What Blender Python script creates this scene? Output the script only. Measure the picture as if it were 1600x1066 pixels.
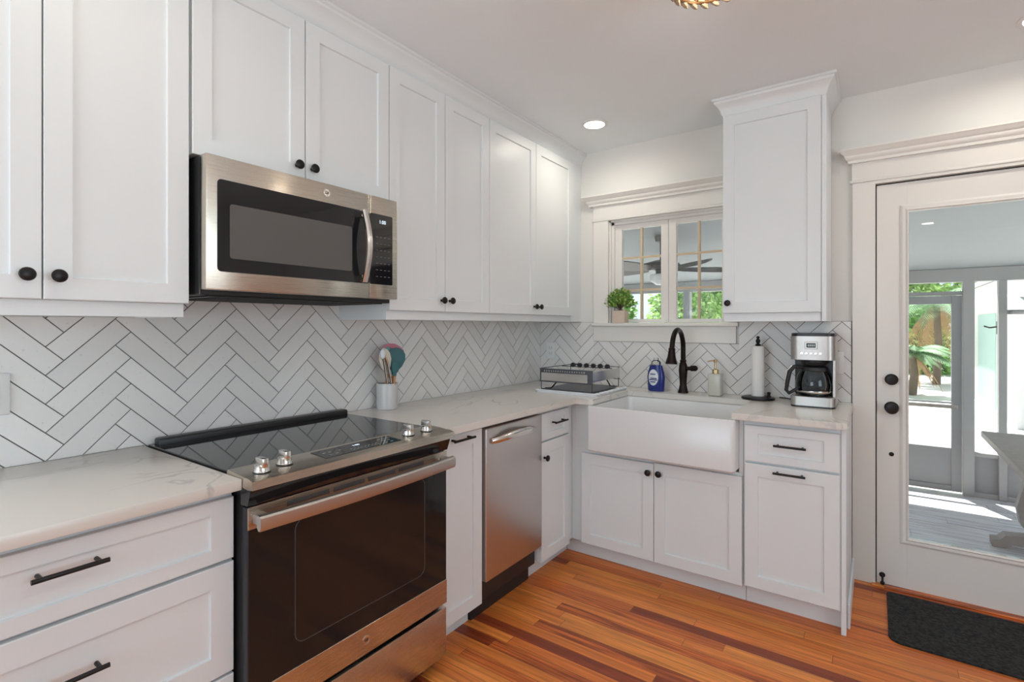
import bpy, bmesh, math, random
from mathutils import Vector, Matrix
random.seed(7)
PI = math.pi
for o in list(bpy.data.objects): bpy.data.objects.remove(o)
SC = bpy.context.scene
COL = SC.collection

# ------------------------------------------------------------------ camera
cd = bpy.data.cameras.new('camera'); cam = bpy.data.objects.new('camera', cd); COL.objects.link(cam)
cam.location = (2.0391, -3.2002, 1.3191)
cam.rotation_euler = (PI/2, 0, 0.6148)
cd.sensor_fit = 'HORIZONTAL'; cd.sensor_width = 36; cd.lens = 796.51/1600*36
cd.shift_x = -0.00372; cd.shift_y = -0.01503
cd.clip_start = 0.02; cd.clip_end = 200
SC.camera = cam
SC.view_settings.view_transform = 'Standard'; SC.view_settings.look = 'None'
SC.view_settings.gamma = 1; SC.view_settings.use_curve_mapping = False
SC.view_settings.exposure = -0.16

# ------------------------------------------------------------------ sky, sun, added fill lights behind and beside the camera
W = bpy.data.worlds.new('sky'); SC.world = W; W.use_nodes = True
nt = W.node_tree; bg = nt.nodes['Background']
sky = nt.nodes.new('ShaderNodeTexSky'); sky.sky_type = 'HOSEK_WILKIE'; sky.turbidity = 4; sky.ground_albedo = .5
sky.sun_direction = (-.18, .32, .93)
hs_ = nt.nodes.new('ShaderNodeHueSaturation'); hs_.inputs['Saturation'].default_value = .45
nt.links.new(sky.outputs[0], hs_.inputs['Color']); nt.links.new(hs_.outputs[0], bg.inputs[0]); bg.inputs[1].default_value = 4.4
sd = bpy.data.lights.new('sun', 'SUN'); sun = bpy.data.objects.new('sun', sd); COL.objects.link(sun)
sd.energy = 12; sd.angle = .01; sd.color = (1, .96, .9)
sun.rotation_euler = Vector((-.18, .32, .93)).to_track_quat('Z', 'Y').to_euler()
def area(name, loc, rot, sx, sy, power, color, shape='RECTANGLE', spread=PI):
    l = bpy.data.lights.new(name, 'AREA'); o = bpy.data.objects.new(name, l); COL.objects.link(o)
    l.shape = shape; l.size = sx; l.size_y = sy; l.energy = power; l.color = color; l.spread = spread
    o.location = loc; o.rotation_euler = rot
    return o
ROOM_X, ROOM_Y, H = 4.3, -5.3, 2.5204
FILL_TINT = (.70, .88, 1)  # cool tint of the added fill lights
area('fill_light_rear', (1.10, ROOM_Y+.03, 1.45), (PI/2, 0, 0), 1.5, 1.3, 33, FILL_TINT)       # added fill light at a made-up opening behind the camera, faces +y
area('fill_light_side', (ROOM_X-.03, -2.9, 1.45), (PI/2, 0, PI/2), 1.8, 1.3, 26, FILL_TINT)     # second added fill light, in an invented side opening, faces -x

# ------------------------------------------------------------------ materials
def mat(name, col, rough=.5, metal=0, bump=0, bscale=200, var=0, vscale=8, spec=.5, emit=None, estr=0, coat=0, alpha=1):
    m = bpy.data.materials.new(name); m.use_nodes = True
    n = m.node_tree.nodes; l = m.node_tree.links; b = n['Principled BSDF']
    b.inputs['Base Color'].default_value = (*col, 1); b.inputs['Roughness'].default_value = rough
    b.inputs['Metallic'].default_value = metal; b.inputs['Specular IOR Level'].default_value = spec
    b.inputs['Coat Weight'].default_value = coat
    tc = n.new('ShaderNodeTexCoord')
    nz = n.new('ShaderNodeTexNoise'); nz.inputs['Scale'].default_value = vscale; nz.inputs['Detail'].default_value = 4
    l.new(tc.outputs['Object'], nz.inputs['Vector'])
    mr = n.new('ShaderNodeMapRange'); mr.inputs['To Min'].default_value = 1-max(var, .01); mr.inputs['To Max'].default_value = 1+max(var, .01)
    if var >= .5: mr.inputs['From Min'].default_value = .33; mr.inputs['From Max'].default_value = .67
    l.new(nz.outputs['Fac'], mr.inputs['Value'])
    vm = n.new('ShaderNodeVectorMath'); vm.operation = 'SCALE'; vm.inputs[0].default_value = col
    l.new(mr.outputs[0], vm.inputs['Scale']); l.new(vm.outputs[0], b.inputs['Base Color'])
    if bump:
        nb = n.new('ShaderNodeTexNoise'); nb.inputs['Scale'].default_value = bscale; l.new(tc.outputs['Object'], nb.inputs['Vector'])
        bp = n.new('ShaderNodeBump'); bp.inputs['Strength'].default_value = bump; bp.inputs['Distance'].default_value = .002
        l.new(nb.outputs['Fac'], bp.inputs['Height']); l.new(bp.outputs[0], b.inputs['Normal'])
    if emit:
        b.inputs['Emission Color'].default_value = (*emit, 1); b.inputs['Emission Strength'].default_value = estr
    return m
def brushed(name, col, rough, stretch=(2, 2, 260)):
    m = bpy.data.materials.new(name); m.use_nodes = True
    n = m.node_tree.nodes; l = m.node_tree.links; b = n['Principled BSDF']
    b.inputs['Metallic'].default_value = 1; b.inputs['Base Color'].default_value = (*col, 1)
    tc = n.new('ShaderNodeTexCoord'); mp = n.new('ShaderNodeMapping'); mp.inputs['Scale'].default_value = stretch
    nz = n.new('ShaderNodeTexNoise'); nz.inputs['Scale'].default_value = 6; nz.inputs['Detail'].default_value = 3
    l.new(tc.outputs['Object'], mp.inputs[0]); l.new(mp.outputs[0], nz.inputs['Vector'])
    mr = n.new('ShaderNodeMapRange'); mr.inputs['To Min'].default_value = rough-.012; mr.inputs['To Max'].default_value = rough+.018
    l.new(nz.outputs['Fac'], mr.inputs['Value']); l.new(mr.outputs[0], b.inputs['Roughness'])
    bp = n.new('ShaderNodeBump'); bp.inputs['Strength'].default_value = .01; bp.inputs['Distance'].default_value = .0002
    l.new(nz.outputs['Fac'], bp.inputs['Height']); l.new(bp.outputs[0], b.inputs['Normal'])
    if stretch[0] < stretch[2]:
        tg = n.new('ShaderNodeTangent'); tg.direction_type = 'RADIAL'; tg.axis = 'Z'; l.new(tg.outputs[0], b.inputs['Tangent'])
        b.inputs['Anisotropic'].default_value = .75; b.inputs['Anisotropic Rotation'].default_value = .25
    return m
def glassmat(name, tint=(.96, .98, .98), rough=.0, ior=1.45):
    m = bpy.data.materials.new(name); m.use_nodes = True
    n = m.node_tree.nodes; l = m.node_tree.links
    out = n['Material Output']; n.remove(n['Principled BSDF'])
    t = n.new('ShaderNodeBsdfTransparent'); t.inputs[0].default_value = (*tint, 1)
    g = n.new('ShaderNodeBsdfGlossy'); g.inputs['Roughness'].default_value = rough
    f = n.new('ShaderNodeFresnel'); f.inputs['IOR'].default_value = ior
    mx = n.new('ShaderNodeMixShader'); l.new(f.outputs[0], mx.inputs[0]); l.new(t.outputs[0], mx.inputs[1]); l.new(g.outputs[0], mx.inputs[2])
    l.new(mx.outputs[0], out.inputs[0])
    return m
def M_(n, op, a, b=None):
    x = n.nodes.new('ShaderNodeMath'); x.operation = op
    for i, v in enumerate((a, b)):
        if v is None: continue
        if isinstance(v, (int, float)): x.inputs[i].default_value = v
        else: n.links.new(v, x.inputs[i])
    return x.outputs[0]
def planks(name, w, length, ramp, axis='x', gap=.035, grain=.22, rough=.28, gapcol=(.08, .03, .015), bias=0):
    m = bpy.data.materials.new(name); m.use_nodes = True
    T = m.node_tree; n = T.nodes; l = T.links; b = n['Principled BSDF']
    geo = n.new('ShaderNodeNewGeometry'); sp = n.new('ShaderNodeSeparateXYZ'); l.new(geo.outputs['Position'], sp.inputs[0])
    along, across = (sp.outputs[0], sp.outputs[1]) if axis == 'x' else (sp.outputs[1], sp.outputs[0])
    v = M_(T, 'DIVIDE', across, w); row = M_(T, 'FLOOR', v); fv = M_(T, 'FRACT', v)
    wn = n.new('ShaderNodeTexWhiteNoise'); wn.noise_dimensions = '1D'; l.new(row, wn.inputs['W'])
    u = M_(T, 'ADD', M_(T, 'DIVIDE', along, length), M_(T, 'MULTIPLY', wn.outputs['Value'], 7.3))
    cell = M_(T, 'FLOOR', u); fu = M_(T, 'FRACT', u)
    cx = n.new('ShaderNodeCombineXYZ'); l.new(row, cx.inputs[0]); l.new(cell, cx.inputs[1])
    w2 = n.new('ShaderNodeTexWhiteNoise'); w2.noise_dimensions = '3D'; l.new(cx.outputs[0], w2.inputs['Vector'])
    cr = n.new('ShaderNodeValToRGB'); cr.color_ramp.interpolation = 'LINEAR'
    els = cr.color_ramp.elements
    while len(els) < len(ramp): els.new(.5)
    for e, (p_, c_) in zip(els, ramp): e.position = p_; e.color = (*c_, 1)
    # grain
    ca = n.new('ShaderNodeCombineXYZ')
    l.new(M_(T, 'MULTIPLY', along, 1.6), ca.inputs[0]); l.new(M_(T, 'MULTIPLY', across, 42), ca.inputs[1]); l.new(M_(T, 'MULTIPLY', w2.outputs['Value'], 40), ca.inputs[2])
    gn = n.new('ShaderNodeTexNoise'); gn.inputs['Scale'].default_value = 1.5; gn.inputs['Detail'].default_value = 5; gn.inputs['Distortion'].default_value = 1.2
    l.new(ca.outputs[0], gn.inputs['Vector'])
    l.new(M_(T, 'ADD', w2.outputs['Value'], M_(T, 'MULTIPLY', M_(T, 'SUBTRACT', gn.outputs['Fac'], .5), grain)), cr.inputs[0])
    g2 = n.new('ShaderNodeMapRange'); g2.inputs['From Min'].default_value = .35; g2.inputs['From Max'].default_value = .65
    g2.inputs['To Min'].default_value = .72; g2.inputs['To Max'].default_value = 1.14
    l.new(gn.outputs['Fac'], g2.inputs['Value'])
    sc = n.new('ShaderNodeVectorMath'); sc.operation = 'SCALE'; l.new(cr.outputs[0], sc.inputs[0]); l.new(g2.outputs[0], sc.inputs['Scale'])
    # gaps
    ga = M_(T, 'LESS_THAN', fv, gap); gb = M_(T, 'LESS_THAN', fu, gap*w/length*1.2); gg = M_(T, 'MULTIPLY', M_(T, 'MAXIMUM', ga, gb), .65)
    mx = n.new('ShaderNodeMix'); mx.data_type = 'RGBA'; l.new(gg, mx.inputs[0]); l.new(sc.outputs[0], mx.inputs[6]); mx.inputs[7].default_value = (*gapcol, 1)
    l.new(mx.outputs[2], b.inputs['Base Color'])
    rr = n.new('ShaderNodeMapRange'); rr.inputs['To Min'].default_value = rough-.06; rr.inputs['To Max'].default_value = rough+.16; l.new(gn.outputs['Fac'], rr.inputs['Value'])
    l.new(rr.outputs[0], b.inputs['Roughness'])
    bp = n.new('ShaderNodeBump'); bp.inputs['Strength'].default_value = .25; bp.inputs['Distance'].default_value = .002
    l.new(M_(T, 'SUBTRACT', M_(T, 'MULTIPLY', gn.outputs['Fac'], .3), gg), bp.inputs['Height']); l.new(bp.outputs[0], b.inputs['Normal'])
    return m
def quartz():
    m = bpy.data.materials.new('white_quartz'); m.use_nodes = True
    T = m.node_tree; n = T.nodes; l = T.links; b = n['Principled BSDF']
    geo = n.new('ShaderNodeNewGeometry')
    mp = n.new('ShaderNodeMapping'); mp.inputs['Scale'].default_value = (2.4, 1.0, 1.6); mp.inputs['Rotation'].default_value = (0, 0, .25); mp.inputs['Location'].default_value = (.35, .15, 0)
    l.new(geo.outputs['Position'], mp.inputs[0])
    nz = n.new('ShaderNodeTexNoise'); nz.inputs['Scale'].default_value = 1.5; nz.inputs['Detail'].default_value = 7; nz.inputs['Distortion'].default_value = 1.1
    l.new(mp.outputs[0], nz.inputs['Vector'])
    d = M_(T, 'ABSOLUTE', M_(T, 'SUBTRACT', nz.outputs['Fac'], .5))
    mr = n.new('ShaderNodeMapRange'); mr.inputs['From Min'].default_value = 0; mr.inputs['From Max'].default_value = .018
    mr.inputs['To Min'].default_value = 1; mr.inputs['To Max'].default_value = 0; l.new(d, mr.inputs['Value'])
    n2 = n.new('ShaderNodeTexNoise'); n2.inputs['Scale'].default_value = 2.2; l.new(geo.outputs['Position'], n2.inputs['Vector'])
    m2 = n.new('ShaderNodeMapRange'); m2.inputs['From Min'].default_value = .45; m2.inputs['From Max'].default_value = .65; m2.inputs['To Max'].default_value = .65; l.new(n2.outputs['Fac'], m2.inputs['Value'])
    mx = n.new('ShaderNodeMix'); mx.data_type = 'RGBA'; l.new(M_(T, 'MULTIPLY', mr.outputs[0], m2.outputs[0]), mx.inputs[0])
    mx.inputs[6].default_value = (.74, .70, .65, 1); mx.inputs[7].default_value = (.42, .41, .40, 1)
    l.new(mx.outputs[2], b.inputs['Base Color']); b.inputs['Roughness'].default_value = .22
    return m
def tilemat():
    m = mat('glazed_tile', (.70, .69, .68), .32)
    T = m.node_tree; n = T.nodes; l = T.links; b = n['Principled BSDF']
    geo = n.new('ShaderNodeNewGeometry')
    mr = n.new('ShaderNodeMapRange'); mr.inputs['To Min'].default_value = .93; mr.inputs['To Max'].default_value = 1.05
    l.new(geo.outputs['Random Per Island'], mr.inputs['Value'])
    nz = n.new('ShaderNodeTexNoise'); nz.inputs['Scale'].default_value = 90; nz.inputs['Detail'].default_value = 3; l.new(geo.outputs['Position'], nz.inputs['Vector'])
    m2 = n.new('ShaderNodeMapRange'); m2.inputs['From Min'].default_value = .66; m2.inputs['From Max'].default_value = .74; m2.inputs['To Min'].default_value = 1; m2.inputs['To Max'].default_value = .84; l.new(nz.outputs['Fac'], m2.inputs['Value'])
    sc = n.new('ShaderNodeVectorMath'); sc.operation = 'SCALE'; sc.inputs[0].default_value = (.80, .78, .76); l.new(M_(T, 'MULTIPLY', mr.outputs[0], m2.outputs[0]), sc.inputs['Scale'])
    l.new(sc.outputs[0], b.inputs['Base Color'])
    return m
WHITE = mat('white_cabinet_paint', (.765, .79, .80), .38, bump=.03, bscale=300)
TRIMW = mat('white_trim_paint', (.80, .775, .735), .35)
WALLP = mat('wall_paint', (.77, .755, .725), .7, bump=.12, bscale=220)
CEILP = mat('ceiling_paint', (.865, .905, .93), .85, bump=.15, bscale=180)
GROUT = mat('grey_grout', (.20, .19, .18), .9)
TILE = tilemat()
QUARTZ = quartz()
FLOOR = planks('pine_floor_boards', .0575, 1.15, [(0, (.26, .045, .014)), (.07, (.30, .055, .016)), (.16, (.62, .150, .028)), (.55, (.72, .205, .038)), (1, (.78, .27, .055))], grain=.32, rough=.34)
DECK = planks('grey_wood_look_tile', .15, 1.0, [(0, (.74, .75, .78)), (.5, (.82, .83, .86)), (1, (.88, .89, .92))], grain=.5, rough=.24, gap=.03, gapcol=(.3, .3, .3))
STEEL = brushed('brushed_steel', (.62, .575, .50), .27, (1, 320, 320))
STEELV = brushed('brushed_steel_vertical', (.60, .57, .55), .33, (260, 260, 1))
STEELC = brushed('brushed_steel_satin', (.54, .525, .505), .40, (260, 260, 1))
CHROME = mat('polished_steel', (.74, .72, .69), .20, 1)
BLACKG = mat('black_glass', (.012, .012, .014), .05, spec=.6)
BLACKP = mat('black_plastic', (.018, .018, .02), .38)
BLACKM = mat('black_metal', (.02, .018, .018), .35, .6)
BRONZE = mat('oil_rubbed_bronze', (.020, .014, .012), .28, .8)
GREYW = mat('grey_window_mesh', (.10, .095, .09), .35)
SINK = mat('white_fireclay', (.76, .755, .75), .25, spec=.6)
GLASS = glassmat('window_glass')
CARAFE = glassmat('carafe_glass', (.78, .82, .84), .02)
OVENG = mat('oven_glass', (.014, .014, .014), .07, spec=.35)
DARKW = mat('oven_window', (.022, .016, .014), .10, spec=.35)
MATF = mat('black_fibre', (.018, .018, .018), .95, bump=1, bscale=500, var=.95, vscale=75)
MUNT = mat('tan_muntin_wood', (.62, .50, .34), .5)
FAUXW = mat('natural_wood', (.52, .25, .11), .5, var=.15, vscale=30)
CERAM = mat('grey_ceramic', (.60, .58, .57), .3, var=.03)
TEAL = mat('teal_silicone', (.035, .13, .14), .5)
TEALL = mat('light_teal_silicone', (.10, .30, .27), .5)
PINK = mat('pink_silicone', (.62, .22, .28), .5)
CREAM = mat('cream_silicone', (.70, .63, .53), .5)
BLUEB = mat('blue_plastic', (.015, .03, .20), .22)
LABELW = mat('white_label', (.75, .77, .80), .4)
CLEARP = glassmat('clear_plastic', (.90, .90, .88), .15)
SOAPG = mat('frosted_glass', (.56, .55, .48), .25, spec=.5)
BRASS = mat('brushed_brass', (.62, .48, .28), .25, 1)
PAPER = mat('paper_towel', (.84, .82, .80), .9, bump=.5, bscale=400)
TERRA = mat('washed_wood_pot', (.66, .53, .43), .8, var=.1, vscale=60)
LEAF = mat('leaf_green', (.16, .32, .06), .5, var=.4, vscale=40)
LEAFL = mat('light_leaf_green', (.36, .50, .12), .5, var=.3, vscale=40)
STEMM = mat('stem_brown', (.12, .08, .05), .8)
PLATE = mat('white_wall_plate', (.82, .82, .81), .35)
SLOT = mat('dark_slot', (.06, .06, .06), .6)
LCD = mat('lit_display', (.1, .1, .1), .4, emit=(.75, .85, 1), estr=1.6)
LAMPE = mat('lamp_diffuser', (.9, .9, .9), .5, emit=(1, .90, .76), estr=14)
GOLDB = mat('gilded_bead', (.26, .13, .05), .25, .8)
PEARL = mat('pearl_bead', (.30, .23, .15), .2)
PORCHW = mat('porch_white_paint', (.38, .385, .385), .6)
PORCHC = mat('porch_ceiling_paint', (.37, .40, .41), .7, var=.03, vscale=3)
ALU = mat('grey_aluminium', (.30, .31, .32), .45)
CONC = mat('pale_concrete', (.80, .79, .76), .9, var=.12, vscale=3)
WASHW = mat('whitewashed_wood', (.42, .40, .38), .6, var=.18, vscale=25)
FANM = mat('dark_fan_metal', (.10, .095, .09), .4, .4)
HOUSEW = mat('white_siding', (.80, .80, .78), .7)
MINT = mat('mint_siding', (.45, .62, .58), .7)
ROOFM = mat('grey_shingle', (.30, .29, .29), .9, var=.2, vscale=30)
GREEN1 = mat('tree_foliage', (.20, .40, .10), .6, var=.5, vscale=2.5)
GREEN2 = mat('bright_foliage', (.38, .58, .20), .6, var=.5, vscale=2.5)
GREEN3 = mat('palm_foliage', (.20, .36, .18), .6, var=.5, vscale=2.5)
DRY = mat('dry_frond', (.42, .27, .14), .8, var=.3, vscale=5)
BARK = mat('tree_bark', (.16, .12, .09), .9, var=.3, vscale=12)

# ------------------------------------------------------------------ mesh building
class MB:
    def __init__(s): s.bm = bmesh.new()
    def box(s, x0, x1, y0, y1, z0, z1, bev=0, seg=1):
        r = bmesh.ops.create_cube(s.bm, size=1)
        for v in r['verts']: v.co = Vector((x0+(v.co.x+.5)*(x1-x0), y0+(v.co.y+.5)*(y1-y0), z0+(v.co.z+.5)*(z1-z0)))
        if bev:
            es = list({e for v in r['verts'] for e in v.link_edges})
            bmesh.ops.bevel(s.bm, geom=es, offset=bev, segments=seg, affect='EDGES', profile=.5)
        return s
    def cyl(s, p0, p1, r, r2=None, seg=20):
        p0, p1 = Vector(p0), Vector(p1); d = p1-p0; r2 = r if r2 is None else r2
        q = d.to_track_quat('Z', 'Y').to_matrix()
        rings = []
        for p, rr in ((p0, r), (p1, r2)):
            rings.append([s.bm.verts.new(p+q@Vector((rr*math.cos(2*PI*i/seg), rr*math.sin(2*PI*i/seg), 0))) for i in range(seg)])
        for i in range(seg):
            j = (i+1) % seg; s.bm.faces.new((rings[0][i], rings[0][j], rings[1][j], rings[1][i]))
        s.bm.faces.new(rings[0][::-1]); s.bm.faces.new(rings[1])
        return s
    def lathe(s, prof, c=(0, 0, 0), seg=28, axis='z', sx=1, sy=1):
        c = Vector(c); rings = []
        def pt(a, r, h):
            x, y = r*math.cos(a)*sx, r*math.sin(a)*sy
            return c+(Vector((x, y, h)) if axis == 'z' else Vector((x, -h, y)) if axis == 'y' else Vector((h, x, y)))
        for r, h in prof:
            if r < 1e-6: rings.append([s.bm.verts.new(pt(0, 0, h))])
            else: rings.append([s.bm.verts.new(pt(2*PI*i/seg, r, h)) for i in range(seg)])
        for a, b in zip(rings, rings[1:]):
            for i in range(seg):
                j = (i+1) % seg
                if len(a) == 1 and len(b) == 1: continue
                if len(a) == 1: s.bm.faces.new((a[0], b[i], b[j]))
                elif len(b) == 1: s.bm.faces.new((a[i], a[j], b[0]))
                else: s.bm.faces.new((a[i], a[j], b[j], b[i]))
        return s
    def tube(s, pts, r, seg=10, closed=False, flat=1):
        pts = [Vector(p) for p in pts]; n = len(pts)
        rs = r if isinstance(r, (list, tuple)) else [r]*n
        rings = []; up = None
        for i, p in enumerate(pts):
            if closed: t = pts[(i+1) % n]-pts[i-1]
            else: t = pts[min(i+1, n-1)]-pts[max(i-1, 0)]
            t.normalize()
            if up is None:
                up = Vector((0, 0, 1)) if abs(t.z) < .9 else Vector((1, 0, 0))
            up = (up-t*up.dot(t)).normalized(); side = t.cross(up)
            rings.append([s.bm.verts.new(p+(side*math.cos(2*PI*k/seg)+up*math.sin(2*PI*k/seg)*flat)*rs[i]) for k in range(seg)])
        m = n if closed else n-1
        for i in range(m):
            a, b = rings[i], rings[(i+1) % n]
            for k in range(seg):
                j = (k+1) % seg; s.bm.faces.new((a[k], a[j], b[j], b[k]))
        if not closed: s.bm.faces.new(rings[0][::-1]); s.bm.faces.new(rings[-1])
        return s
    def prism(s, poly, axis, a, b):
        def P(u, v, w): return Vector({'x': (w, u, v), 'y': (u, w, v), 'z': (u, v, w)}[axis])
        A = [s.bm.verts.new(P(u, v, a)) for u, v in poly]; B = [s.bm.verts.new(P(u, v, b)) for u, v in poly]
        n = len(poly)
        for i in range(n):
            j = (i+1) % n; s.bm.faces.new((A[i], A[j], B[j], B[i]))
        s.bm.faces.new(A[::-1]); s.bm.faces.new(B)
        return s
    def ball(s, c, r, sx=1, sy=1, sz=1, seg=16):
        q = bmesh.ops.create_uvsphere(s.bm, u_segments=seg, v_segments=max(6, seg//2), radius=r)
        for v in q['verts']: v.co = Vector((v.co.x*sx, v.co.y*sy, v.co.z*sz))+Vector(c)
        return s
    def quad(s, pts):
        s.bm.faces.new([s.bm.verts.new(Vector(p)) for p in pts]); return s
    def sweep(s, prof, path):
        """prof: (outward, z) points; path: list of ((x,y), (ox,oy)) outward miter vectors."""
        rings = [[s.bm.verts.new(Vector((p[0]+o[0]*u, p[1]+o[1]*u, z))) for u, z in prof] for p, o in path]
        n = len(prof)
        for a, b in zip(rings, rings[1:]):
            for i in range(n):
                j = (i+1) % n; s.bm.faces.new((a[i], a[j], b[j], b[i]))
        s.bm.faces.new(rings[0][::-1]); s.bm.faces.new(rings[-1]); return s
    def build(s, name, m, parent=None, smooth=True, normals=True):
        if normals: bmesh.ops.recalc_face_normals(s.bm, faces=s.bm.faces)
        me = bpy.data.meshes.new(name); s.bm.to_mesh(me); s.bm.free()
        me.materials.append(m)
        if smooth:
            for p in me.polygons: p.use_smooth = True
            me.set_sharp_from_angle(angle=math.radians(32))
        o = bpy.data.objects.new(name, me); COL.objects.link(o); o.parent = parent
        return o
def tag(o, label, cat, group=None, kind=None):
    if label: o['label'] = label
    if cat: o['category'] = cat
    if group: o['group'] = group
    if kind: o['kind'] = kind
    return o
def thing(name, label, cat, loc=(0, 0, 0), rz=0, group=None):
    o = bpy.data.objects.new(name, None); COL.objects.link(o); o.empty_display_size = .05
    o.location = loc; o.rotation_euler = (0, 0, rz)
    return tag(o, label, cat, group)
def struct(o, label=None): o['kind'] = 'structure'; o['label'] = label or o.name.replace('_', ' '); return o
def copy_tree(o, parent=None):
    c = o.copy(); COL.objects.link(c); c.parent = parent
    for ch in [x for x in bpy.data.objects if x.parent == o]: copy_tree(ch, c)
    return c
def text_mesh(name, body, size, m, parent, loc, rot, depth=.0006):
    cu = bpy.data.curves.new(name, 'FONT'); cu.body = body; cu.size = size; cu.extrude = depth; cu.align_x = 'CENTER'; cu.align_y = 'CENTER'
    t = bpy.data.objects.new(name, cu); COL.objects.link(t)
    me = bpy.data.meshes.new_from_object(t.evaluated_get(bpy.context.evaluated_depsgraph_get()))
    bpy.data.objects.remove(t)
    me.materials.clear(); me.materials.append(m)
    o = bpy.data.objects.new(name, me); COL.objects.link(o); o.parent = parent; o.location = loc; o.rotation_euler = rot
    return o

# ------------------------------------------------------------------ room shell
WT = .14
X0R, X1R = -.15, ROOM_X+.15
struct(MB().box(-.0, ROOM_X, ROOM_Y, .0, -.06, 0).build('floor', FLOOR, smooth=False), 'orange pine board floor')
struct(MB().box(-.15, ROOM_X+.15, ROOM_Y-.15, WT, H, H+.1).build('ceiling', CEILP, smooth=False), 'off-white ceiling')
wl = struct(MB().box(-.15, 0, ROOM_Y-.15, 0, -.06, H).build('wall_left', WALLP, smooth=False), 'white wall behind the range')
# back wall with a window opening and a door opening
WX0, WX1, WZ0, WZ1 = .558, 1.332, 1.325, 2.03
DX0, DX1, DZ = 2.036, 2.962, 2.043
b = MB()
b.box(-.15, WX0, 0, WT, -.3, H); b.box(WX0, WX1, 0, WT, -.3, WZ0); b.box(WX0, WX1, 0, WT, WZ1, H)
b.box(WX1, DX0, 0, WT, -.3, H); b.box(DX0, DX1, 0, WT, DZ, H); b.box(DX1, ROOM_X+.15, 0, WT, -.3, H); b.box(DX0, DX1, 0.0, WT, -.3, -.012)
wb = struct(b.build('wall_back', WALLP, smooth=False), 'white wall with the window and the glass door')
b = MB()   # right wall with an opening made up for the side fill light
b.box(ROOM_X, ROOM_X+.15, ROOM_Y, -3.85, -.06, H); b.box(ROOM_X, ROOM_X+.15, -1.95, 0, -.06, H)
b.box(ROOM_X, ROOM_X+.15, -3.85, -1.95, -.06, .78); b.box(ROOM_X, ROOM_X+.15, -3.85, -1.95, 2.12, H)
struct(b.build('wall_right', WALLP, smooth=False), 'white right-hand wall')
b = MB()
b.box(0, .30, ROOM_Y-.15, ROOM_Y, -.06, H); b.box(1.90, ROOM_X+.15, ROOM_Y-.15, ROOM_Y, -.06, H)
for a, c in ((.30, 1.90),):  # invented opening, there only to hold the rear fill light
    b.box(a, c, ROOM_Y-.15, ROOM_Y, -.06, .78); b.box(a, c, ROOM_Y-.15, ROOM_Y, 2.12, H)
struct(b.build('wall_front', WALLP, smooth=False), 'white wall behind the camera')

# ---- herringbone tile (2.5 x 10 in laid at 45 degrees), clipped to the backsplash areas
def clip(poly, x0, x1, z0, z1):
    for (ax, val, sgn) in ((0, x0, 1), (0, x1, -1), (1, z0, 1), (1, z1, -1)):
        out = []
        for i in range(len(poly)):
            a, c = poly[i-1], poly[i]
            da, dc = (a[ax]-val)*sgn, (c[ax]-val)*sgn
            if (da >= 0) != (dc >= 0):
                t = da/(da-dc); out.append((a[0]+(c[0]-a[0])*t, a[1]+(c[1]-a[1])*t))
            if dc >= 0: out.append(c)
        poly = out
        if len(poly) < 3: return []
    return poly
def herringbone(name, rects, so, zo, q, put, parent):
    """so, zo: an upper-left tile vertex (s index n-1 = 3) in wall coordinates; put(s, z, depth) -> point."""
    n = 4; g = .0016/(q*math.sqrt(2))
    S0 = so-3*q; Z0 = zo-5*q
    bm = bmesh.new()
    def to(u, v): return (S0+(u-v)*q, Z0+(u+v)*q)
    for i in range(-90, 91):
        for j in range(-90, 91):
            k = (i-j) % (2*n)
            if k == 0: u0, u1, v0, v1 = i, i+n, j, j+1
            elif k == n: u0, u1, v0, v1 = i, i+1, j-n+1, j+1
            else: continue
            poly = [to(u0+g, v0+g), to(u1-g, v0+g), to(u1-g, v1-g), to(u0+g, v1-g)]
            for r in rects:
                c = clip(poly, *r)
                if len(c) < 3: continue
                A = [bm.verts.new(put(s_, z_, 0)) for s_, z_ in c]; B = [bm.verts.new(put(s_, z_, .0035)) for s_, z_ in c]
                for x in range(len(c)):
                    y = (x+1) % len(c); bm.faces.new((A[x], A[y], B[y], B[x]))
                bm.faces.new(B)
    bmesh.ops.recalc_face_normals(bm, faces=bm.faces)
    mb = MB(); mb.bm.free(); mb.bm = bm
    return mb.build(name, TILE, parent, smooth=False, normals=False)
Q = .0429
bs = MB()
RA = [(-3.9, -.0125, .9145, 1.346), (-2.515, -1.746, 1.346, 1.46), (-2.515, -1.746, .70, .9145)]
for r in RA: bs.box(0.0002, .0085, r[0], r[1], r[2], r[3])
ga = bs.build('grout_bed', GROUT, wl, smooth=False)
herringbone('herringbone_tiles', RA, -2.595, 1.0837+0*Q, Q, lambda s_, z_, d_: Vector((.0085+d_, s_, z_)), ga)
bs = MB()
RB = [(.012, .448, .9145, 1.341), (.448, 1.386, .9145, 1.211), (1.386, 1.934, .9145, 1.341)]
for r in RB: bs.box(r[0], r[1]+(.003 if r[1] > 1.9 else 0), -.0085, -.0002, r[2], r[3]+.002)
gb = bs.build('grout_bed', GROUT, wb, smooth=False)
herringbone('herringbone_tiles', RB, .1347, 1.0382, Q, lambda s_, z_, d_: Vector((s_, -.0085-d_, z_)), gb)

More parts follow.
